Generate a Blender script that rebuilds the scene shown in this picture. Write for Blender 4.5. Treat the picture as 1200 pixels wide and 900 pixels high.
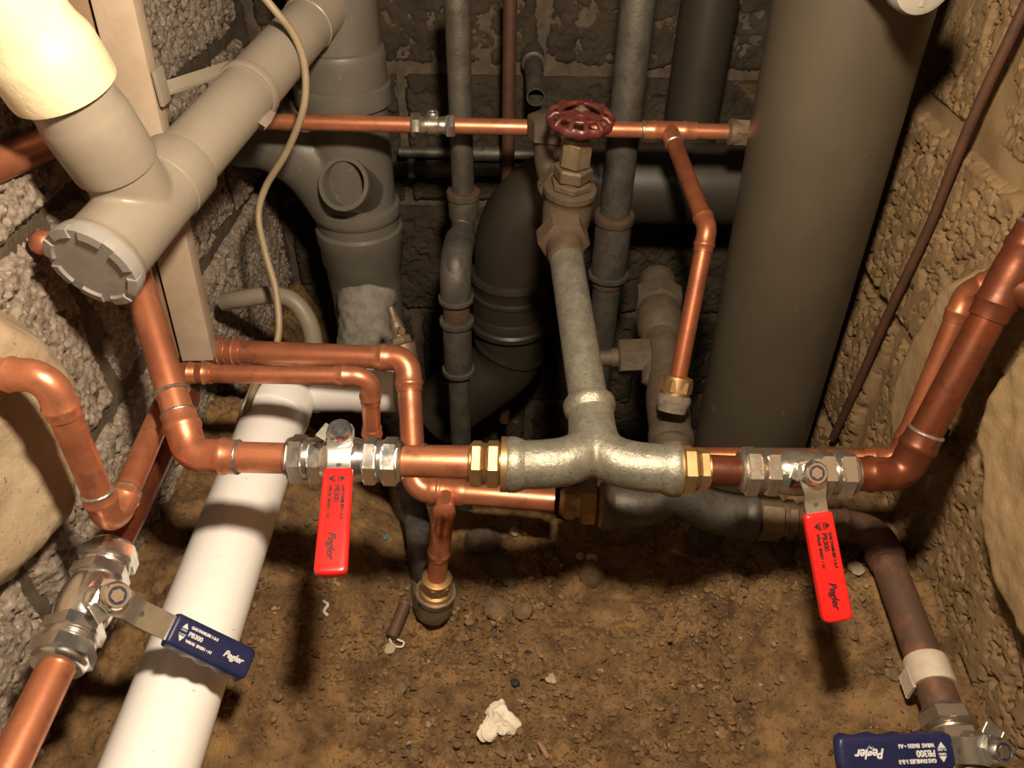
import bpy, bmesh, math, random
import numpy as np
from mathutils import Vector as V, Matrix

random.seed(7)
rng = np.random.default_rng(11)
for o in list(bpy.data.objects):
    bpy.data.objects.remove(o)
scene = bpy.context.scene
COL = scene.collection

# ------------------------------------------------------------------ camera
FPX = 900.0                       # focal length in pixels of the 1200 x 900 frame
PITCH, ROLL = math.radians(39.0), math.radians(1.2)
_R0, _D0 = V((1, 0, 0)), V((0, -math.sin(PITCH), -math.cos(PITCH)))
FW = V((0, math.cos(PITCH), -math.sin(PITCH)))
RT = _R0 * math.cos(ROLL) - _D0 * math.sin(ROLL)
DN = _D0 * math.cos(ROLL) + _R0 * math.sin(ROLL)
cam_d = bpy.data.cameras.new('camera')
cam = bpy.data.objects.new('camera', cam_d)
COL.objects.link(cam)
cam_d.sensor_width = 36.0
cam_d.lens = 36.0 * FPX / 1200.0
cam_d.clip_start = 0.01
cam.matrix_world = Matrix(((RT.x, -DN.x, -FW.x, 0), (RT.y, -DN.y, -FW.y, 0), (RT.z, -DN.z, -FW.z, 0), (0, 0, 0, 1)))
scene.camera = cam

# ------------------------------------------------------------------ world, light, exposure
world = bpy.data.worlds.new('world')
scene.world = world
world.use_nodes = True
world.node_tree.nodes['Background'].inputs[0].default_value = (1.0, 0.72, 0.46, 1)
world.node_tree.nodes['Background'].inputs[1].default_value = 0.014

def lamp(name, loc, power, color, radius):
    l = bpy.data.lights.new(name, 'POINT')
    l.energy = power; l.color = color; l.shadow_soft_size = radius
    o = bpy.data.objects.new(name, l); o.location = loc
    COL.objects.link(o)
    return o
lamp('work_lamp', (0.04, 0.25, 0.12), 40.0, (1.0, 0.81, 0.595), 0.03)

scene.view_settings.view_transform = 'Standard'
scene.view_settings.look = 'None'
scene.view_settings.gamma = 1.0
scene.view_settings.use_curve_mapping = False
scene.view_settings.exposure = 0.12

# ------------------------------------------------------------------ point helpers
def cdir(x, y, z):
    return (RT * x + DN * y + FW * z)
def P(px, py, d=None, X=None, Y=None, Z=None):
    """world point seen at a pixel of the survey photograph, at depth d or on a plane X, Y or Z"""
    r = cdir((px - 600) / FPX, (py - 450) / FPX, 1.0)
    if d is None:
        if Y is not None: d = Y / r.y
        elif Z is not None: d = Z / r.z
        else: d = X / r.x
    return r * d

# ------------------------------------------------------------------ materials
def mat(name, c1, c2=None, metal=0.0, rough=0.5, scale=30.0, bump=0.0, bscale=200.0, contrast=(0.35, 0.65),
        spec=0.5, rough2=None, speck=None, detail=6.0, coat=0.0, bdist=0.003, speck2=None):
    m = bpy.data.materials.new(name)
    m.use_nodes = True
    nt = m.node_tree; N = nt.nodes; L = nt.links
    b = N['Principled BSDF']
    b.inputs['Metallic'].default_value = metal
    b.inputs['Roughness'].default_value = rough
    b.inputs['Specular IOR Level'].default_value = spec
    b.inputs['Coat Weight'].default_value = coat
    b.inputs['Base Color'].default_value = (*c1, 1)
    if c2 is None and not bump:
        return m
    tc = N.new('ShaderNodeTexCoord')
    oi = N.new('ShaderNodeObjectInfo')
    ad = N.new('ShaderNodeVectorMath'); ad.operation = 'MULTIPLY_ADD'
    comb = N.new('ShaderNodeCombineXYZ')
    for k in range(3): L.new(oi.outputs['Random'], comb.inputs[k])
    L.new(comb.outputs[0], ad.inputs[0]); ad.inputs[1].default_value = (7, 5, 3); L.new(tc.outputs['Object'], ad.inputs[2])
    vec = ad.outputs[0]
    col = None
    if c2 is not None:
        n = N.new('ShaderNodeTexNoise'); n.inputs['Scale'].default_value = scale; n.inputs['Detail'].default_value = detail
        n.inputs['Roughness'].default_value = 0.65
        L.new(vec, n.inputs['Vector'])
        mr = N.new('ShaderNodeMapRange'); mr.inputs[1].default_value = contrast[0]; mr.inputs[2].default_value = contrast[1]
        L.new(n.outputs[0], mr.inputs[0])
        mx = N.new('ShaderNodeMix'); mx.data_type = 'RGBA'
        mx.inputs[6].default_value = (*c1, 1); mx.inputs[7].default_value = (*c2, 1)
        L.new(mr.outputs[0], mx.inputs[0])
        col = mx.outputs[2]
        if rough2 is not None:
            rr = N.new('ShaderNodeMapRange'); rr.inputs[3].default_value = rough; rr.inputs[4].default_value = rough2
            L.new(mr.outputs[0], rr.inputs[0]); L.new(rr.outputs[0], b.inputs['Roughness'])
        for speck in [k for k in (speck, speck2) if k]:
            sc, lo, hi, c3 = speck
            n2 = N.new('ShaderNodeTexNoise'); n2.inputs['Scale'].default_value = sc; n2.inputs['Detail'].default_value = 3
            L.new(vec, n2.inputs['Vector'])
            m2 = N.new('ShaderNodeMapRange'); m2.inputs[1].default_value = lo; m2.inputs[2].default_value = hi
            L.new(n2.outputs[0], m2.inputs[0])
            mx2 = N.new('ShaderNodeMix'); mx2.data_type = 'RGBA'; mx2.inputs[7].default_value = (*c3, 1)
            L.new(col, mx2.inputs[6]); L.new(m2.outputs[0], mx2.inputs[0]); col = mx2.outputs[2]
        L.new(col, b.inputs['Base Color'])
    if bump:
        n3 = N.new('ShaderNodeTexNoise'); n3.inputs['Scale'].default_value = bscale; n3.inputs['Detail'].default_value = 6
        n3.inputs['Roughness'].default_value = 0.7
        L.new(vec, n3.inputs['Vector'])
        bp = N.new('ShaderNodeBump'); bp.inputs['Strength'].default_value = bump; bp.inputs['Distance'].default_value = bdist
        L.new(n3.outputs[0], bp.inputs['Height'])
        L.new(bp.outputs[0], b.inputs['Normal'])
    return m

M = {}
M['copper'] = mat('copper', (0.60, 0.235, 0.125), (0.36, 0.125, 0.065), 0.68, 0.32, 18, 0.05, 110, (0.42, 0.66), rough2=0.48, speck=(55, 0.60, 0.85, (0.20, 0.075, 0.05)))
M['dull_copper'] = mat('dull_copper', (0.170, 0.046, 0.019), (0.090, 0.028, 0.014), 0.6, 0.32, 26, 0.08, 110, (0.4, 0.65), rough2=0.5, speck=(80, 0.60, 0.75, (0.06, 0.022, 0.013)))
M['mid_copper'] = mat('mid_copper', (0.34, 0.112, 0.05), (0.21, 0.068, 0.033), 0.62, 0.36, 26, 0.05, 90, (0.4, 0.65), rough2=0.48)
M['brown_copper'] = mat('brown_copper', (0.10, 0.045, 0.027), (0.065, 0.034, 0.022), 0.3, 0.55, 40, 0.1, 120)
M['oxide_copper'] = mat('oxide_copper', (0.115, 0.066, 0.045), (0.23, 0.098, 0.055), 0.35, 0.55, 22, 0.15, 120, (0.52, 0.68), speck=(60, 0.62, 0.7, (0.08, 0.06, 0.045)))
M['solder'] = mat('solder', (0.50, 0.46, 0.42), (0.32, 0.28, 0.24), 0.85, 0.32, 160, 0.2, 300)
M['chrome'] = mat('chrome', (0.80, 0.78, 0.76), (0.68, 0.66, 0.63), 0.97, 0.17, 70, 0.03, 200, rough2=0.28)
M['dusty_chrome'] = mat('dusty_chrome', (0.56, 0.52, 0.47), (0.40, 0.35, 0.29), 0.9, 0.20, 60, 0.05, 200, rough2=0.38)
M['steel'] = mat('zinc_steel', (0.66, 0.66, 0.60), (0.52, 0.52, 0.47), 0.9, 0.27, 90, 0.05, 150)
M['brass'] = mat('brass', (0.40, 0.265, 0.125), (0.28, 0.175, 0.078), 0.8, 0.42, 60, 0.05, 200, rough2=0.5)
M['old_brass'] = mat('old_brass', (0.15, 0.10, 0.06), (0.21, 0.16, 0.105), 0.45, 0.5, 60, 0.2, 200)
M['galv'] = mat('galvanised_iron', (0.20, 0.19, 0.15), (0.31, 0.295, 0.235), 0.62, 0.44, 70, 0.3, 240, (0.40, 0.62), rough2=0.34, speck=(420, 0.58, 0.72, (0.13, 0.12, 0.09)))
M['old_galv'] = mat('weathered_galvanised', (0.072, 0.066, 0.055), (0.112, 0.102, 0.086), 0.45, 0.5, 40, 0.3, 170, (0.4, 0.62), speck=(90, 0.64, 0.72, (0.075, 0.045, 0.026)))
M['rust'] = mat('rust', (0.062, 0.036, 0.022), (0.10, 0.066, 0.042), 0.2, 0.7, 70, 0.5, 200)
M['cast'] = mat('dusty_bronze', (0.125, 0.092, 0.060), (0.090, 0.064, 0.040), 0.3, 0.55, 50, 0.3, 160)
M['dusty'] = mat('dust_coated_metal', (0.090, 0.068, 0.046), (0.062, 0.046, 0.030), 0.15, 0.65, 50, 0.35, 150)
M['black_iron'] = mat('black_iron', (0.05, 0.048, 0.045), (0.13, 0.12, 0.11), 0.5, 0.4, 60, 0.3, 160)
M['grey_pvc'] = mat('grey_plastic', (0.130, 0.118, 0.097), (0.105, 0.095, 0.078), 0, 0.42, 14, 0.05, 60, speck=(110, 0.70, 0.76, (0.2, 0.185, 0.155)))  # grey plastic, colour darkened for the weaker light further back
M['waste_pvc'] = mat('warm_grey_plastic', (0.275, 0.238, 0.190), (0.235, 0.20, 0.156), 0, 0.4, 14, 0.05, 60, speck=(34, 0.73, 0.80, (0.24, 0.135, 0.065)))
M['cap_pvc'] = mat('cool_grey_plastic', (0.24, 0.225, 0.215), (0.29, 0.275, 0.26), 0, 0.5, 40, 0.15, 90)
M['olive_pvc'] = mat('olive_grey_plastic', (0.072, 0.060, 0.041), (0.059, 0.048, 0.033), 0, 0.40, 8, 0.03, 60, speck=(48, 0.71, 0.76, (0.12, 0.10, 0.072)))  # big pipe's plastic, colour lowered in place of weaker light
M['dark_pvc'] = mat('dark_grey_plastic', (0.036, 0.029, 0.021), (0.028, 0.023, 0.017), 0, 0.45, 12, 0.05, 60)  # rear grey plastic with the shade at the back put into its colour
M['cream'] = mat('cream_plastic', (0.78, 0.69, 0.47), (0.70, 0.60, 0.39), 0, 0.4, 18, 0.35, 85)
M['white'] = mat('white_plastic', (0.84, 0.825, 0.81), (0.78, 0.76, 0.74), 0, 0.26, 9, 0.02, 60, (0.55, 0.8), speck=(120, 0.72, 0.76, (0.45, 0.38, 0.30)))
M['cement'] = mat('cement', (0.27, 0.25, 0.215), (0.17, 0.155, 0.13), 0, 0.85, 60, 0.8, 130)
M['sealant'] = mat('old_sealant', (0.20, 0.165, 0.12), (0.12, 0.095, 0.066), 0, 0.8, 150, 0.6, 220)
M['red'] = mat('red_vinyl', (0.72, 0.014, 0.012), (0.62, 0.012, 0.010), 0, 0.32, 20, 0.02, 90, coat=0.2)
M['blue'] = mat('navy_vinyl', (0.010, 0.014, 0.060), (0.016, 0.020, 0.070), 0, 0.38, 30, 0.03, 90)
M['black_ink'] = mat('black_ink', (0.012, 0.002, 0.002), None, 0, 0.6)
M['white_ink'] = mat('white_ink', (0.62, 0.62, 0.64), None, 0, 0.5)
M['nylon'] = mat('blue_nylon', (0.018, 0.024, 0.05), None, 0, 0.5)
M['wheel'] = mat('wheel_red_paint', (0.070, 0.011, 0.010), (0.10, 0.028, 0.022), 0.05, 0.36, 60, 0.15, 150)
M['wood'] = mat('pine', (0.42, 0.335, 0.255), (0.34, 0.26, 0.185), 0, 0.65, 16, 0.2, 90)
M['dark_wood'] = mat('dark_pine', (0.26, 0.165, 0.10), (0.20, 0.125, 0.075), 0, 0.7, 16, 0.2, 90)  # darker brown pine of the backing board and a sliver
M['cable'] = mat('cream_cable', (0.30, 0.235, 0.15), (0.24, 0.18, 0.11), 0, 0.5, 30)
M['hose'] = mat('cream_hose', (0.22, 0.19, 0.145), (0.18, 0.155, 0.115), 0, 0.5, 30)
M['block'] = mat('aggregate_concrete', (0.34, 0.285, 0.235), (0.15, 0.118, 0.09), 0, 0.95, 130, 0.5, 420, (0.34, 0.66), spec=0.05, speck=(210, 0.60, 0.72, (0.46, 0.40, 0.335)))
M['block_right'] = mat('warm_dimmed_concrete', (0.215, 0.145, 0.078), (0.165, 0.107, 0.055), 0, 0.95, 24, 0.5, 420, (0.38, 0.66), spec=0.05, speck=(170, 0.66, 0.80, (0.26, 0.19, 0.115)))  # aggregate concrete with the right side's dimmer, warmer light put into its colour
M['block_back'] = mat('dim_back_concrete', (0.055, 0.043, 0.030), (0.032, 0.025, 0.018), 0, 0.95, 22, 0.6, 320, (0.38, 0.66), spec=0.2, speck=(9, 0.66, 0.70, (0.10, 0.072, 0.035)))  # block concrete with the dimness at the back put into its colour
M['joint'] = mat('joint_mortar', (0.12, 0.094, 0.068), (0.075, 0.058, 0.042), 0, 0.95, 60, 0.8, 240, spec=0.2)
M['render'] = mat('beige_mortar', (0.40, 0.315, 0.215), (0.31, 0.235, 0.15), 0, 0.85, 14, 0.5, 160, (0.38, 0.7), spec=0.2, speck=(190, 0.66, 0.74, (0.19, 0.14, 0.09)))
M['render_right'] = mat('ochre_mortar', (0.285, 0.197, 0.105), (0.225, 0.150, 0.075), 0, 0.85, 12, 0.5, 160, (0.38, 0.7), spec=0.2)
M['dirt'] = mat('dirt', (0.29, 0.178, 0.085), (0.115, 0.069, 0.036), 0, 0.97, 30, 1.0, 240, (0.38, 0.64), spec=0.1, speck=(11, 0.57, 0.68, (0.35, 0.215, 0.09)), detail=14, bdist=0.005, speck2=(240, 0.62, 0.72, (0.06, 0.038, 0.024)))
M['gravel'] = mat('gravel', (0.22, 0.138, 0.068), (0.09, 0.056, 0.031), 0, 0.95, 45, 0.5, 350, spec=0.1, speck=(70, 0.64, 0.68, (0.29, 0.21, 0.125)))
M['stone'] = mat('brown_stone', (0.19, 0.128, 0.068), (0.115, 0.076, 0.042), 0, 0.85, 120, 0.7, 300, spec=0.2)
M['grey_stone'] = mat('grey_stone', (0.115, 0.088, 0.06), (0.07, 0.054, 0.038), 0, 0.85, 120, 0.7, 300, spec=0.2)
M['pale_stone'] = mat('pale_stone', (0.42, 0.35, 0.26), (0.33, 0.26, 0.18), 0, 0.85, 70, 0.6, 200, spec=0.2)
M['coal'] = mat('black_shard', (0.018, 0.018, 0.024), None, 0, 0.35)
M['tape'] = mat('white_tape', (0.50, 0.43, 0.35), (0.40, 0.33, 0.255), 0, 0.7, 60, 0.3, 120)
M['paper'] = mat('crumpled_white', (0.72, 0.66, 0.56), (0.58, 0.50, 0.40), 0, 0.8, 60, 0.6, 160)
M['dark_hole'] = mat('hole_shade', (0.05, 0.045, 0.04), None, 0, 0.8)  # dark colour put in for shade inside the lever hole and screw slot
M['teal'] = mat('teal_plastic', (0.05, 0.22, 0.24), None, 0, 0.5)
M['bright_pvc'] = mat('pale_grey_plastic', (0.26, 0.235, 0.20), (0.22, 0.20, 0.17), 0, 0.45, 30, 0.1, 90)

# ------------------------------------------------------------------ mesh builder
def frame(d, up=None):
    d = d.normalized()
    if up is None:
        up = V((0, 0, 1)) if abs(d.z) < 0.9 else V((0, -1, 0))
    a = (up - d * up.dot(d)).normalized()
    return a, d.cross(a)

class MB:
    def __init__(s): s.v = []; s.f = []
    def add(s, vs, fs):
        k = len(s.v); s.v += [V(p) for p in vs]; s.f += [tuple(i + k for i in f) for f in fs]; return s
    def tube(s, pts, r, n=24, caps=True):
        pts = [V(p) for p in pts]; m = len(pts)
        rs = list(r) if isinstance(r, (list, tuple)) else [r] * m
        tang = []
        for i in range(m):
            a = i
            while a > 0 and (pts[i] - pts[a]).length < 1e-7: a -= 1
            b = i
            while b < m - 1 and (pts[i] - pts[b]).length < 1e-7: b += 1
            if a == i: a = max(0, i - 1)
            if b == i: b = min(m - 1, i + 1)
            t = V((0, 0, 0))
            if (pts[b] - pts[i]).length > 1e-7: t += (pts[b] - pts[i]).normalized()
            if (pts[i] - pts[a]).length > 1e-7: t += (pts[i] - pts[a]).normalized()
            tang.append(t.normalized() if t.length > 1e-7 else (tang[-1] if tang else V((0, 0, 1))))
        a, b = frame(tang[0]); vs = []
        for i in range(m):
            a = (a - tang[i] * a.dot(tang[i])).normalized(); b = tang[i].cross(a)
            for k in range(n):
                t = 2 * math.pi * k / n
                vs.append(pts[i] + (a * math.cos(t) + b * math.sin(t)) * rs[i])
        fs = [(i * n + k, i * n + (k + 1) % n, (i + 1) * n + (k + 1) % n, (i + 1) * n + k) for i in range(m - 1) for k in range(n)]
        if caps:
            fs += [tuple(reversed(range(n))), tuple(range((m - 1) * n, m * n))]
        return s.add(vs, fs)
    def lathe(s, A, D, prof, n=32, up=None, rot=0.0, caps=True):
        D = V(D).normalized(); A = V(A); a, b = frame(D, up); vs = []
        for t, r in prof:
            for k in range(n):
                th = 2 * math.pi * k / n + rot
                vs.append(A + D * t + (a * math.cos(th) + b * math.sin(th)) * max(r, 1e-5))
        m = len(prof)
        fs = [(i * n + k, i * n + (k + 1) % n, (i + 1) * n + (k + 1) % n, (i + 1) * n + k) for i in range(m - 1) for k in range(n)]
        if caps:
            fs += [tuple(reversed(range(n))), tuple(range((m - 1) * n, m * n))]
        return s.add(vs, fs)
    def hex(s, A, D, t0, t1, R, up=None, rot=0.0, n=6):
        c = min(0.0022, (t1 - t0) * 0.2)
        s.lathe(A, D, [(t0, R * 0.87), (t0 + c, R), (t1 - c, R), (t1, R * 0.87)], n, up, rot); return s
    def box(s, c, ax, ay, az, bev=0.0):
        """box with half-extent vectors"""
        bm = bmesh.new(); bmesh.ops.create_cube(bm, size=2.0)
        for v in bm.verts:
            v.co = V(c) + V(ax) * v.co.x + V(ay) * v.co.y + V(az) * v.co.z
        if bev: bmesh.ops.bevel(bm, geom=list(bm.edges), offset=bev, segments=2, affect='EDGES', profile=0.6)
        bm.verts.index_update()
        s.add([v.co.copy() for v in bm.verts], [[v.index for v in f.verts] for f in bm.faces]); bm.free(); return s
    def build(s, name, m, parent=None, sharp=38, origin=None):
        if origin is None: origin = parent.matrix_world.translation if parent else (s.base() if s.v else V((0, 0, 0)))
        me = bpy.data.meshes.new(name)
        me.from_pydata([tuple(p - origin) for p in s.v], [], s.f)
        me.materials.append(m)
        finish(me, sharp)
        return link(name, me, parent, origin)
    def base(s):
        n = len(s.v); c = sum(s.v, V((0, 0, 0))) / n
        return V((c.x, c.y, min(p.z for p in s.v)))

def finish(me, sharp=38):
    bm = bmesh.new(); bm.from_mesh(me); bmesh.ops.recalc_face_normals(bm, faces=bm.faces); bm.to_mesh(me); bm.free()
    me.polygons.foreach_set('use_smooth', [True] * len(me.polygons))
    me.set_sharp_from_angle(angle=math.radians(sharp))

def link(name, me, parent=None, origin=None):
    o = bpy.data.objects.new(name, me); COL.objects.link(o)
    if parent is not None:
        o.parent = parent
        o.location = V(origin) - root_loc(parent) if origin is not None else (0, 0, 0)
    elif origin is not None:
        o.location = origin
    o.matrix_basis = Matrix.Translation(o.location)
    ABS[o.name] = V(origin) if origin is not None else (root_loc(parent) if parent else V((0, 0, 0)))
    return o
ABS = {}
def root_loc(o): return ABS[o.name]
def mbuild(mb, name, m, parent, sharp=38):
    return mb.build(name, m, parent, sharp, origin=root_loc(parent))
def tag(o, label, cat, group=None, kind=None):
    o['label'] = label; o['category'] = cat
    if group: o['group'] = group
    if kind: o['kind'] = kind
    return o
def thing(name, label, cat, loc, group=None):
    o = bpy.data.objects.new(name, None); COL.objects.link(o)
    o.empty_display_size = 0.02
    o.location = loc; ABS[o.name] = V(loc)
    return tag(o, label, cat, group)
def single(mb, name, m, label, cat, group=None, sharp=38):
    b = mb.base()
    return tag(mb.build(name, m, None, sharp, origin=b), label, cat, group)

def remeshed(mb, name, m, parent, voxel=0.0016, smooth=8):
    o = mbuild(mb, name, m, parent)
    md = o.modifiers.new('r', 'REMESH'); md.mode = 'VOXEL'; md.voxel_size = voxel
    sm = o.modifiers.new('s', 'SMOOTH'); sm.iterations = smooth; sm.factor = 0.5
    bpy.context.view_layer.update()
    me = bpy.data.meshes.new_from_object(o.evaluated_get(bpy.context.evaluated_depsgraph_get()))
    o.modifiers.clear(); old = o.data; o.data = me; bpy.data.meshes.remove(old); me.name = name
    me.polygons.foreach_set('use_smooth', [True] * len(me.polygons))
    return o

def fillet(pts, rad, seg=10):
    pts = [V(p) for p in pts]; out = [pts[0]]
    for i in range(1, len(pts) - 1):
        a, b, c = pts[i - 1], pts[i], pts[i + 1]
        u, w = (a - b).normalized(), (c - b).normalized()
        ang = u.angle(w); t = rad / math.tan(ang / 2)
        t = min(t, (a - b).length * 0.9, (c - b).length * 0.9); rr = t * math.tan(ang / 2)
        cen = b + (u + w).normalized() * (rr / math.sin(ang / 2))
        p0, p1 = b + u * t, b + w * t
        v0, v1 = p0 - cen, p1 - cen; tot = v0.angle(v1)
        for k in range(seg + 1):
            f = k / seg
            out.append(cen + (v0 * math.sin((1 - f) * tot) + v1 * math.sin(f * tot)) / math.sin(tot))
    out.append(pts[-1]); return out

def catmull(pts, seg=8):
    pts = [V(p) for p in pts]; q = [pts[0] * 2 - pts[1]] + pts + [pts[-1] * 2 - pts[-2]]; out = []
    for i in range(1, len(q) - 2):
        p0, p1, p2, p3 = q[i - 1:i + 3]
        for k in range(seg):
            t = k / seg
            out.append(0.5 * ((2 * p1) + (p2 - p0) * t + (2 * p0 - 5 * p1 + 4 * p2 - p3) * t * t + (3 * p1 - p0 - 3 * p2 + p3) * t ** 3))
    out.append(pts[-1]); return out

def bezier(a, b, c, d, n=24):
    return [a * (1 - t) ** 3 + b * 3 * t * (1 - t) ** 2 + c * 3 * t * t * (1 - t) + d * t ** 3 for t in [i / n for i in range(n + 1)]]

SOCK = [(0, 1.0), (0, 1.10), (.30, 1.11), (.38, 1.19), (.46, 1.22), (.54, 1.19), (.62, 1.11), (1, 1.09)]

def elbow_part(root, a, b, c, r, rad, sl, m, name='elbow'):
    """solder-ring elbow at corner b between a and c; returns the two socket mouths"""
    u, w = (a - b).normalized(), (c - b).normalized(); ang = u.angle(w); t = rad / math.tan(ang / 2)
    cen = b + (u + w).normalized() * (rad / math.sin(ang / 2))
    p0, p1 = b + u * t, b + w * t
    m0, m1 = p0 + u * sl, p1 + w * sl
    pts, rs = [], []
    for f, k in SOCK: pts.append(m0 + (p0 - m0) * f); rs.append(r * k)
    v0, v1 = p0 - cen, p1 - cen; tot = v0.angle(v1)
    for k in range(1, 12):
        f = k / 12
        pts.append(cen + (v0 * math.sin((1 - f) * tot) + v1 * math.sin(f * tot)) / math.sin(tot)); rs.append(r * 1.09)
    for f, k in reversed(SOCK): pts.append(m1 + (p1 - m1) * f); rs.append(r * k)
    mbuild(MB().tube(pts, rs, 28), name, m, root)
    return m0, m1

def solder_part(root, A, D, r, w=0.0032):
    ms = MB().lathe(A, D, [(-w * .6, r * 1.0), (-w * .4, r * 1.10), (0, r * 1.15), (w * .3, r * 1.13), (w * .6, r * 1.02)], 28)
    o = mbuild(ms, 'solder_ring', M['solder'], root); o['label'] = 'silver solder ring'
    return o

def copper_run(root, pts, r, rad=None, sl=None, m=None, solder=(), plain=()):
    """straight pipes and solder-ring elbows along a polyline; solder: corner indices with silvery solder at both mouths"""
    m = m or M['copper']; pts = [V(p) for p in pts]
    rad = rad or r * 1.5; sl = sl or r * 1.5
    start = pts[0]
    for i in range(1, len(pts) - 1):
        m0, m1 = elbow_part(root, pts[i - 1], pts[i], pts[i + 1], r, rad, sl, m)
        mbuild(MB().tube([start, m0 + (m0 - start).normalized() * -0.0 + (pts[i] - m0).normalized() * 0.004], r, 28), 'pipe', m, root)
        if i in solder:
            solder_part(root, m0, (pts[i] - m0), r); solder_part(root, m1, (pts[i] - m1), r)
        start = m1 + (pts[i] - m1).normalized() * 0.004
    mbuild(MB().tube([start, pts[-1]], r, 28), 'pipe', m, root)

def coupling(root, A, D, length, r, m, name='coupling'):
    D = V(D).normalized(); L = length; b = r * 1.22; w = r * 1.11
    prof = [(0, r), (0, w), (L * .2, w), (L * .25, b), (L * .3, w), (L * .48, w * .98), (L * .5, w * .94), (L * .52, w * .98), (L * .7, w), (L * .75, b), (L * .8, w), (L, w), (L, r)]
    return mbuild(MB().lathe(A, D, prof, 28), name, m, root)

def text_part(root, body, size, org, xd, yd, m, shear=0.0, name='lettering', bold=0.0, align='LEFT'):
    cu = bpy.data.curves.new('lettering', 'FONT'); cu.body = body; cu.size = size; cu.shear = shear
    cu.extrude = 0.0003; cu.offset = bold; cu.align_x = align; cu.align_y = 'CENTER'
    o = bpy.data.objects.new('lettering_tmp', cu); COL.objects.link(o)
    bpy.context.view_layer.update()
    me = bpy.data.meshes.new_from_object(o.evaluated_get(bpy.context.evaluated_depsgraph_get()))
    bpy.data.objects.remove(o)
    xd, yd = V(xd).normalized(), V(yd).normalized(); zd = xd.cross(yd)
    off = V(org) - root_loc(root)
    mm = Matrix(((xd.x, yd.x, zd.x, off.x), (xd.y, yd.y, zd.y, off.y), (xd.z, yd.z, zd.z, off.z), (0, 0, 0, 1)))
    me.transform(mm); me.materials.clear(); me.materials.append(m); me.name = name
    return link(name, me, root, root_loc(root))

# ------------------------------------------------------------------ noise (numpy)
def _hash(ix, iy, s):
    h = (ix.astype(np.int64) * 374761393 + iy.astype(np.int64) * 668265263 + s * 1442695041) & 0x7fffffff
    h = ((h ^ (h >> 13)) * 1274126177) & 0x7fffffff
    return ((h ^ (h >> 16)) & 0xffff) / 65535.0
def vnoise(x, y, s=0):
    x0, y0 = np.floor(x), np.floor(y); fx, fy = x - x0, y - y0
    fx = fx * fx * (3 - 2 * fx); fy = fy * fy * (3 - 2 * fy)
    a, b = _hash(x0, y0, s), _hash(x0 + 1, y0, s); c, d = _hash(x0, y0 + 1, s), _hash(x0 + 1, y0 + 1, s)
    return (a * (1 - fx) + b * fx) * (1 - fy) + (c * (1 - fx) + d * fx) * fy
def fbm(x, y, s=0, o=4):
    t = 0; amp = 0.5
    for k in range(o):
        t = t + amp * (vnoise(x * 2 ** k, y * 2 ** k, s + k * 17) - 0.5); amp *= 0.55
    return t * 2
def worley(x, y, s=0):
    ix, iy = np.floor(x), np.floor(y); best = np.full(x.shape, 9.0); rnd = np.zeros(x.shape)
    for dx in (-1, 0, 1):
        for dy in (-1, 0, 1):
            cx, cy = ix + dx, iy + dy
            d = np.hypot(cx + _hash(cx, cy, s) - x, cy + _hash(cx, cy, s + 5) - y)
            k = d < best; best = np.where(k, d, best); rnd = np.where(k, _hash(cx, cy, s + 9), rnd)
    return best, rnd
def sstep(a, b, x):
    t = np.clip((x - a) / (b - a), 0, 1); return t * t * (3 - 2 * t)

def grid_mesh(name, pos, m, close=False):
    """pos: (a, b, 3) array -> mesh"""
    a, b = pos.shape[:2]
    me = bpy.data.meshes.new(name)
    idx = np.arange(a * b).reshape(a, b)
    q = np.stack([idx[:-1, :-1], idx[1:, :-1], idx[1:, 1:], idx[:-1, 1:]], -1).reshape(-1, 4)
    me.vertices.add(a * b); me.vertices.foreach_set('co', pos.reshape(-1).astype(np.float32))
    me.loops.add(q.size); me.loops.foreach_set('vertex_index', q.reshape(-1).astype(np.int32))
    me.polygons.add(len(q)); me.polygons.foreach_set('loop_start', np.arange(0, q.size, 4, dtype=np.int32))
    me.update(); me.validate()
    me.polygons.foreach_set('use_smooth', [True] * len(q))
    me.materials.append(m)
    return me

# ------------------------------------------------------------------ floor
def floor_z(x, y):
    x = np.asarray(x, float); y = np.asarray(y, float)
    z = -0.785 + 0.075 * sstep(0.10, 0.36, -x) + 0.085 * sstep(0.20, 0.40, x)
    z = z - 0.035 * np.exp(-((x + 0.09) / 0.05) ** 2 - ((y - 0.545) / 0.05) ** 2)
    z = z + 0.02 * fbm(x * 7, y * 7, 3, 4) + 0.010 * fbm(x * 30, y * 30, 8, 3)
    z = z + 0.010 * np.abs(fbm(x * 22, y * 22, 51, 4)) - 0.006
    f, rd = worley(x * 70, y * 70, 4); cr = fbm(x * 9 + 4, y * 9, 21, 3)
    amt = sstep(-0.15, 0.35, cr)
    z = z + (0.15 + 0.85 * amt) * 0.010 * np.sqrt(np.clip(1 - (f / 0.75) ** 2, 0, 1)) * rd
    f2, rd2 = worley(x * 160, y * 160, 14)
    z = z + (0.45 + 0.55 * amt) * 0.0042 * np.sqrt(np.clip(1 - (f2 / 0.75) ** 2, 0, 1)) * rd2
    edge = 0.69 + 0.05 * fbm(x * 9, y * 3, 31, 3) + 0.10 * sstep(0.12, 0.30, -x) + 0.06 * sstep(0.30, 0.42, x)
    drop = sstep(0, 0.10, y - edge)
    deep = 0.42 * (1 - 0.85 * sstep(0.30, 0.40, -x))
    return z - drop * deep
def fz(x, y): return float(floor_z(np.array([x]), np.array([y]))[0])
gx, gy = np.meshgrid(np.arange(-0.50, 0.56, 0.0024), np.arange(0.10, 1.36, 0.0024), indexing='ij')
floor = link('floor', grid_mesh('floor', np.stack([gx, gy, floor_z(gx, gy)], -1), M['dirt']), None, V((0, 0, 0)))
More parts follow.
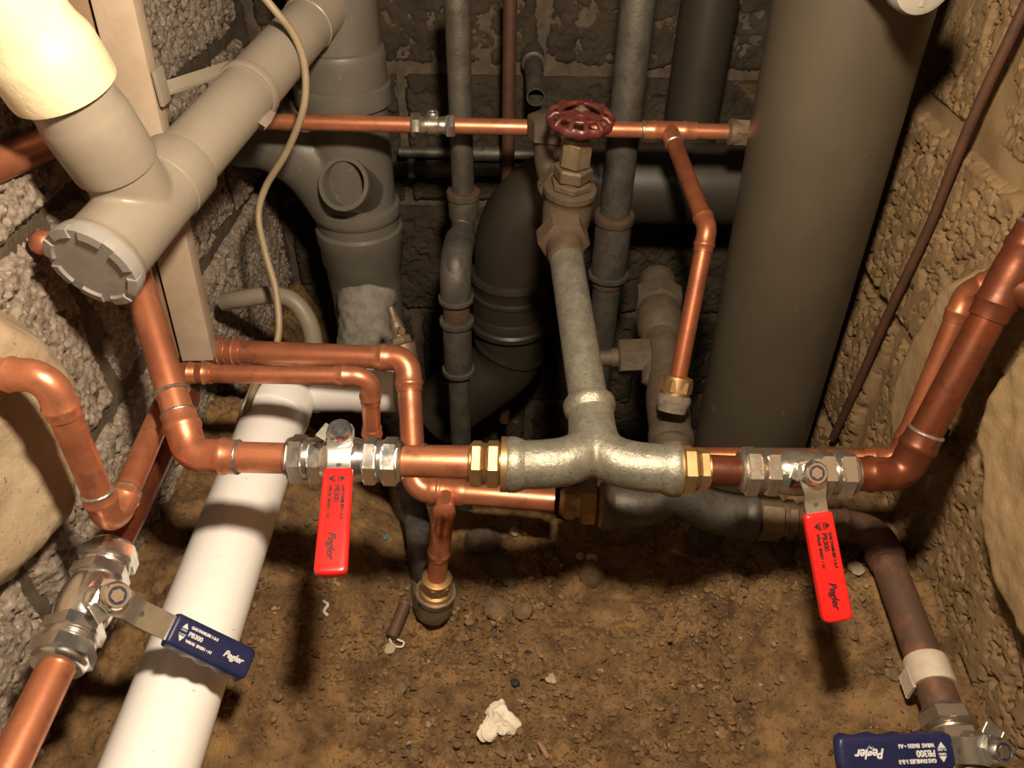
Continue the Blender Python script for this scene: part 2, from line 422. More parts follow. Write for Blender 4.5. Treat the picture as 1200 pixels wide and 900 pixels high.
floor['kind'] = 'structure'; floor['label'] = 'trampled brown dirt floor of the pit'

# ------------------------------------------------------------------ walls of aggregate blocks
BW, BH, JT = 0.43, 0.213, 0.012
def block_mesh(seed, amp, m, step=0.002, crater=False):
    """face of an aggregate block: packed pebbles (crater=False) or a flat face with ragged pits"""
    u = np.arange(0, BW + 1e-6, step); v = np.arange(0, BH + 1e-6, step)
    U, W = np.meshgrid(u, v, indexing='ij')
    Uw = U + 0.003 * fbm(U * 60, W * 60, seed + 60, 3); Ww = W + 0.003 * fbm(U * 60 + 9, W * 60, seed + 61, 3)
    e = np.minimum(np.minimum(U, BW - U), np.minimum(W, BH - W)) + 0.008 * fbm(U * 26, W * 26, seed, 3)
    f, rd = worley(Uw * 150, Ww * 150, seed); f2, rd2 = worley(Uw * 320, Ww * 320, seed + 40)
    p1 = np.sqrt(np.clip(1 - (f / 0.72) ** 2, 0, 1)); p2 = np.sqrt(np.clip(1 - (f2 / 0.75) ** 2, 0, 1))
    if crater:
        pit = sstep(0.22, 0.28, fbm(Uw * 85, Ww * 85, seed + 3, 3)) + 0.8 * sstep(0.26, 0.33, fbm(Uw * 170, Ww * 170, seed + 5, 2))
        h = amp * 0.30 * p1 * rd + amp * 0.22 * p2 * rd2 - amp * 1.9 * pit
    else:
        hole = sstep(0.12, 0.28, fbm(Uw * 60, Ww * 60, seed + 3, 3))
        h = amp * p1 * (0.25 + 0.75 * rd) + amp * 0.35 * p2 * rd2 - amp * 1.1 * hole
    h = h + 0.007 * fbm(U * 9, W * 9, seed + 8, 3) - 0.010 * (1 - sstep(0.0, 0.010, e))
    pos = np.stack([U - BW / 2, W - BH / 2, h], -1)
    pad = np.pad(pos, ((1, 1), (1, 1), (0, 0)), mode='edge')          # skirt going back into the wall
    pad[0, :, 2] = pad[-1, :, 2] = pad[:, 0, 2] = pad[:, -1, 2] = -0.05
    return grid_mesh('concrete_block', pad, m)

def build_wall(name, origin, ud, vd, nd, nu, nv, m, variants, label, shift=0.0, jd=0.008, jm=None):
    """running-bond wall; origin = lower corner, ud along, vd up, nd outward normal"""
    origin, ud, vd, nd = V(origin), V(ud), V(vd), V(nd)
    W, H = nu * (BW + JT), nv * (BH + JT)
    u, v = np.meshgrid(np.linspace(-0.25, W + 0.25, 160), np.linspace(0, H, 130), indexing='ij')
    h = -jd + 0.006 * fbm(u * 40, v * 40, 77, 4)
    pos = u[..., None] * np.array(ud) + v[..., None] * np.array(vd) + h[..., None] * np.array(nd)
    w = link(name, grid_mesh(name, pos, jm or M['joint']), None, origin)
    w['kind'] = 'structure'; w['label'] = label
    rot = Matrix(((ud.x, vd.x, nd.x, 0), (ud.y, vd.y, nd.y, 0), (ud.z, vd.z, nd.z, 0), (0, 0, 0, 1)))
    k = 0
    for j in range(nv):
        off = (BW + JT) * (0.5 if j % 2 else 0.0) + shift
        for i in range(-1, nu + 1):
            cu = off + i * (BW + JT) + BW / 2; cv = j * (BH + JT) + BH / 2
            if cu < -BW * 0.55 or cu > W + BW * 0.3: continue
            b = bpy.data.objects.new('concrete_block', variants[(k * 7 + j) % len(variants)]); k += 1
            COL.objects.link(b); b.parent = w
            b.matrix_basis = Matrix.Translation(ud * cu + vd * cv + nd * random.uniform(-0.006, 0.004)) @ rot @ Matrix.Rotation(random.uniform(-0.008, 0.008), 4, 'Z')
    return w
XL, XR, YB = -0.425, 0.462, 1.235
vl = [block_mesh(s, 0.0050, M['block']) for s in (1, 2, 3)]
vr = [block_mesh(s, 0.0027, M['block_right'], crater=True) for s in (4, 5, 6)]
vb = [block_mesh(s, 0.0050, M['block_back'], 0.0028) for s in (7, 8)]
wall_l = build_wall('wall_left', (XL, -0.10, -1.22), (0, 1, 0), (0, 0, 1), (1, 0, 0), 3, 6, M['block'], vl, 'rough aggregate block wall on the left side', shift=0.08, jd=0.007)
wall_r = build_wall('wall_right', (XR, 1.25, -1.19), (0, -1, 0), (0, 0, 1), (-1, 0, 0), 3, 6, M['block_right'], vr, 'aggregate block wall on the right side, warm dim light in its ochre colour', shift=0.05, jd=0.0075, jm=M['block_right'])
wall_b = build_wall('wall_back', (-0.50, YB, -1.27), (1, 0, 0), (0, 0, 1), (0, -1, 0), 2, 6, M['block_back'], vb, 'dark block wall at the back, dimness put into its colour', shift=0.10)

def mortar_patch(wall, name, m, xplane, sgn, y0, y1, z0, z1, height_fn, label=None, step=0.004):
    y, z = np.meshgrid(np.arange(y0, y1, step), np.arange(z0, z1, step), indexing='ij')
    h = height_fn(y, z)
    pos = np.stack([np.full(y.shape, xplane) + sgn * h, y, z], -1) - np.array(root_loc(wall))
    o = link(name, grid_mesh(name, pos, m), wall, root_loc(wall))
    if label: o['label'] = label
    return o
def blob(y, z, cy, cz, ry, rz, seed, wob=0.25, p=2.0):
    r = np.hypot((y - cy) / ry, (z - cz) / rz) + wob * fbm(y * 9, z * 9, seed, 4)
    return 1 - r
# left: haunch of smooth mortar with a rounded vertical roll
def h_left(y, z):
    k = blob(y, z, 0.38, -0.415, 0.19, 0.125, 5, 0.22)
    body = 0.026 * sstep(0.0, 0.30, k) - 0.03 * (1 - sstep(-0.05, 0.02, k))
    roll = 0.022 * np.exp(-((y - 0.50 - 0.25 * (z + 0.40)) / 0.055) ** 2) * sstep(0.0, 0.2, k)
    groove = -0.016 * np.exp(-((y - 0.37 - 0.2 * (z + 0.4)) / 0.022) ** 2) * sstep(0.0, 0.2, k)
    return body + roll + groove + 0.004 * fbm(y * 30, z * 30, 6, 3) + 0.0012 * fbm(y * 120, z * 120, 9, 2)
mortar_patch(wall_l, 'mortar_haunch', M['render'], XL, 1, 0.02, 0.70, -0.66, -0.14, h_left, 'smooth beige mortar bulge')
def h_right(y, z):
    k = blob(y, z, 0.365, -0.425, 0.20, 0.145, 15, 0.22)
    body = 0.034 * sstep(0.0, 0.13, k) - 0.03 * (1 - sstep(-0.05, 0.02, k))
    return body + 0.010 * fbm(y * 8, z * 8, 16, 3) + 0.004 * fbm(y * 30, z * 30, 16, 3) + 0.001 * fbm(y * 140, z * 140, 9, 2)
mortar_patch(wall_r, 'mortar_haunch', M['render_right'], XR, -1, 0.08, 0.64, -0.66, -0.20, h_right, 'smooth ochre mortar bulge')
def h_right2(y, z):
    k = blob(y, z, 0.655, -0.50, 0.05, 0.12, 25, 0.35)
    return 0.022 * sstep(0.0, 0.25, k) - 0.03 * (1 - sstep(-0.05, 0.02, k)) + 0.003 * fbm(y * 30, z * 30, 6, 3)
mortar_patch(wall_r, 'mortar_smear', M['render_right'], XR, -1, 0.52, 0.80, -0.72, -0.30, h_right2)

# ------------------------------------------------------------------ main run: left elbow, valves, tee, risers
A0, B0 = P(224, 534, d=0.69), P(1052, 557, d=0.69)
def main(px): return A0 + (B0 - A0) * ((px - 224) / (1052 - 224))
AX = (B0 - A0).normalized()
UP = V((0, 0, 1))

t = thing('copper_pipe', 'upright copper pipe with solder ringed elbow feeding the left red valve', 'pipe', A0, 'copper pipes')
copper_run(t, [P(150, 290, d=0.745), A0, main(342)], 0.014, 0.019, 0.030, solder=(1,))
au = (P(150, 290, d=0.745) - A0).normalized()
solder_part(t, A0 + au * 0.064, au, 0.0145)

def lever_parts(root, O, L, W, N, color, ink, s=1.0, tilt=0.0, start=0.034, length=0.092):
    """lever with plastic grip; O on the stem axis, L towards the tip, W across, N outward"""
    def q(x, y, z): return O + L * (x * s) + W * (y * s) + N * (z * s)
    # steel strip with eye and crank
    st = [(-0.011, 0.009, 0.0), (-0.006, 0.0115, 0.0), (0.0, 0.012, 0.0), (0.010, 0.0105, 0.0), (0.017, 0.0095, -0.001), (0.022, 0.0095, -0.004), (0.028, 0.0095, -0.005), (start + 0.01, 0.0095, -0.005)]
    vs, fs = [], []
    for x, w, z in st: vs += [q(x, -w, z + 0.0013), q(x, w, z + 0.0013), q(x, w, z - 0.0013), q(x, -w, z - 0.0013)]
    n = len(st)
    for i in range(n - 1):
        for k in range(4): fs.append((i * 4 + k, i * 4 + (k + 1) % 4, i * 4 + 4 + (k + 1) % 4, i * 4 + 4 + k))
    fs += [(0, 1, 2, 3), tuple(range(4 * n - 4, 4 * n))]
    lv = mbuild(MB().add(vs, fs), 'lever', M['steel'], root)
    hole = mbuild(MB().lathe(q(0.027, 0, -0.0037), N, [(0, 0.0022 * s), (0.0004 * s, 0.0022 * s)], 16), 'lever_hole', M['dark_hole'], root)
    # stop tab folded up beside the nut
    mbuild(MB().box(q(-0.0030, -0.0128, 0.0010), (L * -0.0058 + W * 0.0036) * s, (L * 0.0020 + W * 0.0034 - N * 0.0008) * s, N * 0.0013 * s, 0.0004), 'stop_tab', M['steel'], root)
    # grip: rounded slab with scalloped finger edge
    vs, fs = [], []; ns = 80; sec = 20; zc = -0.005
    for i in range(ns + 1):
        f = i / ns; x = start + length * f
        e = min(1.0, math.sqrt(max(0.0, 1 - max(0.0, 1 - min(f, 1 - f) / 0.045) ** 2)) * 0.35 + 0.65)
        if i in (0, ns): e = 0.55
        hw = 0.0125 * (0.975 + 0.05 * f); hz = 0.0052
        rc = 0.0020 if f < 0.5 else 0.0055; dx = min(f, 1 - f) * length
        if dx < rc: hw = hw - rc + math.sqrt(max(0.0, rc * rc - (rc - dx) ** 2))
        wave = (0.0009 if color == 'blue' else 0.0) * math.cos(f * 2 * math.pi * 4.2) * (1 if 0.1 < f < 0.95 else 0)
        for k in range(sec):
            th = 2 * math.pi * (k + 0.5) / sec; c, sn = math.cos(th), math.sin(th)
            px_ = math.copysign(abs(c) ** 0.35, c) * hw * (0.80 + 0.20 * e); pz = math.copysign(abs(sn) ** 0.45, sn) * hz * e
            if c < 0 and sn < 0: px_ -= wave + (0.0012 if color == 'blue' else 0.0002)
            vs.append(q(x, px_, zc + pz))
    for i in range(ns):
        for k in range(sec): fs.append((i * sec + k, i * sec + (k + 1) % sec, (i + 1) * sec + (k + 1) % sec, (i + 1) * sec + k))
    fs += [tuple(reversed(range(sec))), tuple(range(ns * sec, (ns + 1) * sec))]
    g = mbuild(MB().add(vs, fs), 'grip', M[color], root, 50)
    top = zc + 0.0052 + 0.0003
    def tx(body, size, x, y, sh=0.0, bold=0.0, xd=None, yd=None, align='LEFT'):
        return text_part(g, body, size * s * length / 0.092, q(x, y, top), xd or L, yd or W, M[ink], sh, 'lettering', bold * s, align)
    lk = length / 0.092; s_ = s; x0 = start + 0.017 * lk
    tx('GAS FAMILIES 1-2-3', 0.0036, x0, 0.0056, bold=0.00015)
    tx('PB300', 0.0060, x0, 0.0004, bold=0.00014)
    tx('WRAS  EN331 \u2022 A1', 0.0036, x0, -0.0050, bold=0.00015)
    tx('Pegler', 0.0088, start + 0.058 * lk, -0.0008, 0.35, 0.00019)
    tx('OPEN', 0.0024, start + 0.0112 * lk, 0.0014, align='CENTER'); tx('CLOSE', 0.0024, start + 0.0112 * lk, -0.0018, align='CENTER')
    for sg in (1, -1):
        a = q(start + 0.0080 * lk, sg * 0.0029, top); b = q(start + 0.0144 * lk, sg * 0.0029, top); c = q(start + 0.0112 * lk, sg * 0.0070, top)
        tri = [a, b, c, a + N * 0.0002, b + N * 0.0002, c + N * 0.0002]
        mbuild(MB().add(tri, [(0, 1, 2), (3, 4, 5), (0, 1, 4, 3), (1, 2, 5, 4), (2, 0, 3, 5)]), 'arrow_mark', M[ink], g)
    # lock nut with nylon ring
    z0 = q(0, 0, 0.001); k = s * 1.2
    mbuild(MB().hex(z0, N, 0, 0.0045 * k, 0.0098 * k).lathe(z0, N, [(0.0035 * k, 0.0088 * k), (0.0075 * k, 0.0084 * k), (0.0090 * k, 0.0070 * k), (0.0090 * k, 0.0056 * k), (0.006 * k, 0.0054 * k)], 28), 'lock_nut', M['chrome'], root)
    o = mbuild(MB().lathe(z0, N, [(0.0065 * k, 0.0062 * k), (0.0086 * k, 0.0062 * k), (0.0086 * k, 0.0042 * k), (0.0065 * k, 0.004 * k)], 24), 'nylon_ring', M['nylon'], root); o['label'] = 'dark blue nylon ring of the lock nut'
    mbuild(MB().hex(z0, N, 0.005 * k, 0.0092 * k, 0.0047 * k), 'stem_end', M['chrome'], root)

def ball_valve(label, c, a, N, L, color, ink, s=1.0, stem_t=0.0, m=None, stem_h=0.036, rot=0.0, group='lever ball valves', start=0.034, length=0.092):
    m = m or M['chrome']; a = V(a).normalized(); N = V(N).normalized()
    N = (N - a * N.dot(a) * 0.0).normalized(); L = V(L); L = (L - N * L.dot(N)).normalized(); W = N.cross(L)
    t = thing('ball_valve', label, 'valve', c, group)
    k = s
    barrel = MB().lathe(c, a, [(-.037 * k, .0155 * k), (-.031 * k, .0165 * k), (-.030 * k, .018 * k), (-.017 * k, .0185 * k), (-.015 * k, .0192 * k), (-.010 * k, .0205 * k), (0, .0212 * k), (.010 * k, .0205 * k), (.015 * k, .0192 * k), (.017 * k, .0185 * k), (.030 * k, .018 * k), (.031 * k, .0165 * k), (.037 * k, .0155 * k)], 40)
    mbuild(barrel, 'body', m, t)
    so = c + a * stem_t
    mbuild(MB().lathe(so, N, [(0.012 * k, .0125 * k), (.024 * k, .0115 * k), (.026 * k, .0095 * k), (stem_h * k - 0.001, .0090 * k)], 24).hex(so, N, (stem_h - .010) * k, (stem_h - .002) * k, .0105 * k), 'stem_housing', m, t)
    for sg in (-1, 1):
        D = a * sg
        mbuild(MB().hex(c, D, .0175 * k, .0305 * k, .0222 * k, N, rot * sg), 'body_hex', m, t)
        nn = MB().hex(c, D, .0345 * k, .0490 * k, .0226 * k, N, rot * sg).lathe(c, D, [(.0488 * k, .0195 * k), (.051 * k, .0185 * k), (.0525 * k, .016 * k)], 28)
        mbuild(nn, 'compression_nut', m, t)
        mbuild(MB().lathe(c, D, [(.0300 * k, .0190 * k), (.0310 * k, .0193 * k), (.0318 * k, .0175 * k), (.0326 * k, .0193 * k), (.0334 * k, .0175 * k), (.0342 * k, .0193 * k), (.0350 * k, .0180 * k)], 28), 'thread', m, t)
    lever_parts(t, so + N * stem_h * k, L, W, N, color, ink, s, start=start, length=length)
    return t

# left red valve
Nl = cdir(0.08, -0.60, -0.79).normalized()
ball_valve('chrome ball valve with red lever grip on left copper pipe beside the white pipe', main(404), AX, Nl, cdir(0.07, 0.79, -0.60), 'red', 'black_ink', start=0.031, length=0.094, rot=-0.175, stem_h=.040)
# copper stub and brass adaptor on the left of the tee
st = thing('copper_pipe', 'short bright copper stub between left red valve and brass adaptor', 'pipe', main(470), 'copper pipes')
mbuild(MB().tube([main(455), main(556)], 0.014, 32), 'pipe', M['copper'], st)
def brass_adaptor(label, px0, sg, spans, flange):
    t = thing('brass_adaptor', label, 'fitting', main(px0), 'brass adaptors on the iron tee')
    k = 0.69 / 900.0; A = main(px0); D = AX * sg
    for a, b, R in spans:
        mbuild(MB().hex(A, D, a * k, b * k, R, rot=0.0), 'hex_nut', M['brass'], t)
    L = spans[-1][1]
    mbuild(MB().lathe(A, D, [(0, .0150), (spans[0][0] * k, .0175), (spans[0][1] * k, .0160), (L * k, .0175), (flange[0] * k, .0175), (flange[0] * k, .0250), (flange[1] * k, .0250), (flange[1] * k, .018)], 36), 'body', M['brass'], t)
    mbuild(MB().lathe(A, D, [(spans[0][1] * k, .0185), ((spans[0][1] + 1) * k, .0195), ((spans[0][1] + 2) * k, .0175), ((spans[0][1] + 3) * k, .0195), ((spans[0][1] + 4) * k, .0180)], 28), 'thread', M['brass'], t)
brass_adaptor('brass hex adaptor left of the grey iron tee', 549, 1, [(2, 17, .0215), (21, 37, .0220)], (38, 45))
brass_adaptor('brass hex adaptor right of the grey iron tee', 830, -1, [(1, 14, .0205), (16, 33, .0225)], (34, 38))
st = thing('copper_pipe', 'short reddish copper stub between brass adaptor and right red valve', 'pipe', main(846), 'copper pipes')
mbuild(MB().tube([main(820), main(880)], 0.014, 32), 'pipe', M['dull_copper'], st)

# grey iron pitcher tee
RB0, RB1 = P(690, 472, d=0.745), P(661, 286, d=0.885)
RU = (RB1 - RB0).normalized()
t = thing('pitcher_tee', 'large grey galvanised iron twin bend tee joining the copper run', 'fitting', main(693) - UP * 0.02, 'galvanised twin bend tees')
def pitcher(t, PL, PR, PB, bd, r, m, kx=0.070, kb=0.050, bead=1.14, rb=None):
    rb = rb or r
    ax = (PR - PL).normalized(); mb = MB()
    for p, sg in ((PL, 1), (PR, -1)):
        pts = bezier(p, p + ax * sg * kx, PB - bd * kb, PB, 26)
        mb.tube(pts, [r + (rb - r) * (i / 26) for i in range(27)], 30)
    remeshed(mb, 'body', m, t, 0.0017, 10)
    for p, d, rr in ((PL, ax, r), (PR, -ax, r), (PB, -bd, rb)):
        w = 0.010
        mbuild(MB().lathe(p, d, [(-0.001, rr * 0.8), (-0.001, rr * bead * .95), (0.001, rr * bead), (w * .7, rr * bead), (w, rr * bead * .96), (w * 1.5, rr * 1.0), (w * 1.5, rr * .8)], 36), 'collar', m, t)
pitcher(t, main(595), main(794), RB0, RU, 0.0222, M['galv'], kx=0.080, kb=0.055)
ball_valve('chrome ball valve with red lever grip on right copper run beside big pipe', main(933), AX, cdir(0.02, -0.10, -0.99), cdir(0.15, 0.985, -0.05), 'red', 'black_ink', stem_t=0.0, m=M['dusty_chrome'], rot=0.30, stem_h=0.034, start=0.034, length=0.092)

# right front riser
C1 = P(1058, 556, d=0.69); T1 = P(1182, 328, d=0.63); T2 = P(1222, 250, d=0.615)
t = thing('copper_pipe', 'front copper riser with tee climbing from right red valve at right edge', 'pipe', C1, 'copper pipes')
copper_run(t, [main(990), C1, T1], 0.0140, 0.018, 0.030, m=M['dull_copper'], solder=(1,))
ru = (T1 - C1).normalized()
rb = (P(1270, 352, d=0.61) - P(1186, 332, d=0.63)).normalized()
tee = MB().lathe(T1 - ru * 0.034, ru, [(0, .014), (0, .0156), (.010, .0158), (.014, .0172), (.018, .0158), (.03, .0165), (.045, .0165), (.058, .0156), (.061, .0170), (.065, .0172), (.069, .0156), (.080, .0156), (.080, .014)], 32)
tee.tube([T1 - ru * 0.005, T1 - ru * 0.005 + rb * 0.06], 0.0156, 28)
mbuild(tee, 'tee', M['dull_copper'], t)
mbuild(MB().tube([T1, T1 + ru * 0.12], 0.014, 28), 'pipe', M['dull_copper'], t)
mbuild(MB().tube([T1 + rb * 0.05, T1 + rb * 0.13], 0.014, 28), 'pipe', M['dull_copper'], t)
solder_part(t, T1 + ru * 0.046, ru, 0.0145)
coupling(t, T1 + ru * 0.056, ru, 0.05, 0.014, M['dull_copper'])

# slim copper run: behind batten, down, along behind the main run, up the right wall
q0, q1 = P(198, 437, Y=0.65), P(433, 441, Y=0.65)
q2 = P(437, 531, Y=0.65); q3 = P(1053, 538, d=0.755); q4 = P(1133, 344, d=0.70); q5 = P(1188, 318, d=0.665)
t = thing('copper_pipe', 'slim copper pipe in front of the paired run, continuing behind the red valves', 'pipe', q2, 'copper pipes')
qm = q2 + (q3 - q2) * .55
copper_run(t, [q0, q1, q2, qm], 0.0102, 0.016, 0.020)
copper_run(t, [qm, q3, q4, q5], 0.0102, 0.016, 0.020, m=M['mid_copper'])
coupling(t, P(214, 437, Y=0.65), q1 - q0, 0.032, 0.0104, M['copper'])
solder_part(t, P(498, 532, d=0.886), (q3 - q2), 0.0112)
# thicker copper run above it and the lower run
LZ = -0.672
w0, w1 = P(246, 411, Y=0.748), P(478, 420, Y=0.735)
w2 = P(486, 573, Z=LZ); w3 = P(650, 586, Z=LZ)
t = thing('copper_pipe', 'thick copper pipe behind slim one, dropping by the stack into the lower run', 'pipe', w2, 'copper pipes')
copper_run(t, [w0, w1, w2, w3], 0.0142, 0.020, 0.022)
coupling(t, P(250, 411, Y=0.748), w1 - w0, 0.036, 0.0143, M['copper'])

# drop pipe from the lower run
lr = (w3 - w2).normalized()
d0 = w2 + lr * ((P(524, 576, Z=LZ) - w2).dot(lr)); d1 = P(517, 624, Y=0.553); d2 = P(512, 678, Y=0.553)
t = thing('copper_pipe', 'short copper drop bending down from lower run into the iron elbow', 'pipe', d2, 'copper pipes')
copper_run(t, [d0, d1, d2 + (d2 - d1) * 0.2], 0.0112, 0.020, 0.018)
dd = (d2 - d1).normalized()
mbuild(MB().lathe(d0 - lr * .022, lr, [(0, .0142), (0, .0158), (.006, .0172), (.012, .0158), (.032, .0158), (.038, .0172), (.044, .0158), (.044, .0142)], 28), 'tee', M['copper'], t)
t = thing('iron_elbow', 'grey iron elbow with brass union lying on the dirt under copper drop', 'fitting', P(511, 712, Y=0.545))
cb = d2 + dd * 0.030
mbuild(MB().hex(d2 - dd * 0.002, dd, 0.002, 0.016, 0.0195, rot=.2).lathe(d2 - dd * .004, dd, [(0, .0125), (.002, .0175), (.020, .017), (.022, .020), (.030, .0205)], 28), 'union_nut', M['brass'], t)
eb = [cb - dd * 0.004, cb + dd * 0.008, cb + dd * 0.024, cb + dd * 0.036 + V((-.004, .012, 0)), cb + dd * 0.030 + V((-.010, .040, .004))]
e2 = P(487, 604, Z=-0.755); e3 = P(474, 556, Z=-0.74)
mbuild(MB().tube(catmull(eb), 0.0225, 28), 'elbow', M['galv'], t)
mbuild(MB().lathe(cb - dd * 0.006, dd, [(0, .019), (0, .0240), (.007, .0240), (.010, .0222)], 32), 'rim', M['solder'], t)
o = mbuild(MB().tube(catmull([eb[-1], P(497, 660, Z=-0.765), e2, e3]), 0.0165, 24), 'tail_pipe', M['black_iron'], t); o['label'] = 'black iron pipe'

# lower tee, its adaptors and the right-hand tail
LL, LR = P(706, 592, Z=LZ), P(884, 606, Z=LZ)
lax = (LR - LL).normalized()
CP = [(788, 534, .885), (783, 480, .93), (778, 432, .98), (773, 380, 1.035), (770, 326, 1.095)]
CPp = [P(a, b, d=c) for a, b, c in CP]
CU = (CPp[-1] - CPp[0]).normalized()
t = thing('pitcher_tee', 'dusty dark iron twin bend tee low behind the main grey tee', 'fitting', P(793, 620, Z=LZ), 'galvanised twin bend tees')
pitcher(t, LL, LR, CPp[0], CU, 0.0262, M['old_galv'], kx=0.075, kb=0.05, bead=1.08, rb=0.0235)
t = thing('brass_adaptor', 'dull brass adaptor on left end of the low iron tee', 'fitting', P(668, 592, Z=LZ))
for a, b, R in ((-0.046, -0.030, .0195), (-0.026, -0.006, .0235)):
    mbuild(MB().hex(LL, lax, a, b, R, rot=.2), 'hex_nut', M['brass'], t)
mbuild(MB().lathe(LL, lax, [(-.05, .0140), (-.046, .0165), (-.006, .0185), (-.004, .0265), (0.001, .0265), (.001, .02)], 30), 'body', M['brass'], t)
t = thing('brass_adaptor', 'grimy brass nuts on right end of the low iron tee', 'fitting', P(918, 615, Z=LZ))
for a, b, R in ((0.002, 0.030, .0262), (0.033, 0.046, .0235), (0.050, 0.074, .0215)):
    mbuild(MB().hex(LR, lax, a, b, R, rot=.2), 'hex_nut', M['old_brass'], t)
mbuild(MB().lathe(LR, lax, [(0, .018), (.03, .021), (.05, .018), (.078, .018), (.085, .016)], 28), 'body', M['old_brass'], t)
K0, K1 = LR + lax * 0.07, P(1026, 622, Z=LZ)
KE = P(1128, 892, Z=K1.z + 0.006)
t = thing('copper_pipe', 'browned copper pipe with white tape band running forward along right wall', 'pipe', P(1070, 740, Z=K1.z), 'copper pipes')
copper_run(t, [K0, K1, KE], 0.0172, 0.024, 0.026, m=M['oxide_copper'])
kd = (KE - K1).normalized()
kt = P(1082, 792, Z=K1.z)
kt = K1 + kd * (kt - K1).dot(kd)
o = mbuild(MB().lathe(kt - kd * .014, kd, [(0, .0172), (0, .0200), (.004, .0207), (.014, .0205), (.026, .0205), (.028, .0195), (.028, .0172)], 28).box(kt + V((-.020, -.004, -.008)), V((.001, 0, 0)), kd * .011, V((0, 0, .010)), .0004), 'tape', M['tape'], t); o['label'] = 'white tape band with a loose end'
vc = KE + kd * 0.002
vcc = P(1132, 900, Z=K1.z + .006)
vcc = K1 + kd * ((P(1110, 850, Z=K1.z) - K1).dot(kd) + 0.045)
ball_valve('chrome ball valve with navy lever grip in the bottom right corner', vcc, kd, cdir(0.24, -0.30, -0.92), cdir(-0.985, -0.075, -0.22), 'blue', 'white_ink', s=1.08, m=M['dusty_chrome'], stem_t=-0.025, stem_h=0.036, rot=0.0, start=0.034, length=0.100)

# dusty stop valve column above the low tee
t = thing('stop_valve', 'dust covered stop valve column standing behind the iron tees', 'valve', CPp[0])
def colpt(y):
    ys = [c[1] for c in CP]
    for i in range(len(ys) - 1):
        if ys[i] >= y >= ys[i + 1]:
            f = (ys[i] - y) / (ys[i] - ys[i + 1]); return CPp[i] * (1 - f) + CPp[i + 1] * f, CP[i][2] * (1 - f) + CP[i + 1][2] * f
    return CPp[-1], CP[-1][2]
def colprof(rows, n, m, name, part_of):
    pts, rs = [], []
    for y, w in rows:
        p, d = colpt(y); pts.append(p); rs.append(w / 2 * d / 900)
    return mbuild(MB().tube(pts, rs, n), name, m, part_of)
colprof([(534, 46), (522, 46), (521, 53), (510, 53), (507, 49), (480, 50), (462, 48), (448, 40), (436, 36), (424, 40), (402, 37), (396, 36)], 28, M['dusty'], 'body', t)
colprof([(398, 36), (397, 44), (390, 52), (376, 54), (366, 50), (362, 46)], 28, M['dusty'], 'bonnet', t)
colprof([(362, 48), (360, 58), (346, 58), (343, 50)], 6, M['dusty'], 'gland_hex', t)
colprof([(346, 42), (334, 43), (326, 40), (326, 34), (326, 20)], 24, M['dusty'], 'cap', t)
p1, dd1 = colpt(418); sd = cdir(-1, 0.03, 0.05)
mbuild(MB().hex(p1, sd, 0.015, 0.058, 0.024, rot=0.4, n=6), 'side_boss', M['dusty'], t)
mbuild(MB().lathe(p1, sd, [(0.055, .013), (.067, .013), (.067, .0105), (.090, .0105), (.090, .004)], 24), 'side_spindle', M['dusty'], t)
# ring handle of cast lugs
mbuild(MB().tube([p1 + sd * 0.01, p1 + cdir(-0.02, 0.03, -0.02), p1 + cdir(0.0, 0.045, -0.02)], [0.016, 0.012, 0.008], 14), 'cast_web', M['dusty'], t)

# back copper pipe with isolating valve, tee and branch
YC = 0.94
b0, b1 = P(262, 141, Y=YC), P(861, 155, Y=YC)
t = thing('copper_pipe', 'long horizontal copper pipe crossing behind the red handwheel', 'pipe', b0, 'copper pipes')
mbuild(MB().tube([b0, b1], 0.0098, 24), 'pipe', M['copper'], t)
bx = (b1 - b0).normalized()
def back(px): return b0 + bx * (P(px, 148, Y=YC) - b0).dot(bx)
tp = back(785); br = P(829, 268, d=0.845); be = P(794, 446, d=0.865)
bd = (br - tp).normalized()
tt = MB().lathe(back(754), bx, [(0, .0098), (0, .0114), (.010, .0116), (.013, .0126), (.016, .0116), (.048, .0116), (.051, .0126), (.054, .0116), (.066, .0114), (.066, .0098)], 28).tube([tp, tp + bd * 0.026], [.0116, .0114], 24)
mbuild(tt, 'tee', M['copper'], t)
solder_part(t, back(754), bx, .0103); solder_part(t, tp + bd * .027, bd, .0103)
copper_run(t, [tp + bd * 0.02, br, be], 0.0098, 0.018, 0.018, m=M['mid_copper'])
t2 = thing('isolating_valve', 'small chrome isolating valve with screw slot on the back copper pipe', 'valve', back(508))
c = back(508)
for sg in (-1, 1):
    mbuild(MB().hex(c, bx * sg, .0155, .0275, .0145, rot=.26), 'compression_nut', M['dusty_chrome'], t2)
mbuild(MB().lathe(c, bx, [(-.017, .0095), (-.014, .0110), (-.007, .0105), (-.006, .0125), (.006, .0125), (.007, .0105), (.014, .0110), (.017, .0095)], 28), 'body', M['dusty_chrome'], t2)
sv = cdir(0, -.75, -.66)
mbuild(MB().lathe(c, sv, [(.008, .0075), (.016, .0075), (.017, .0068), (.017, .0050), (.0155, .0048)], 20), 'screw_boss', M['dusty_chrome'], t2)
mbuild(MB().box(c + sv * .0158, bx * .0048, sv.cross(bx) * .0009, sv * .0006), 'screw_slot', M['dark_hole'], t2)
t2 = thing('compression_nut', 'dark brass compression nut where back copper pipe meets big grey pipe', 'fitting', back(860))
mbuild(MB().hex(back(856), bx, .004, .030, .0170, rot=.2).lathe(back(856), bx, [(-.003, .0110), (.0, .0165), (.004, .0165), (.030, .0130), (.036, .0120)], 24), 'nut', M['old_brass'], t2)
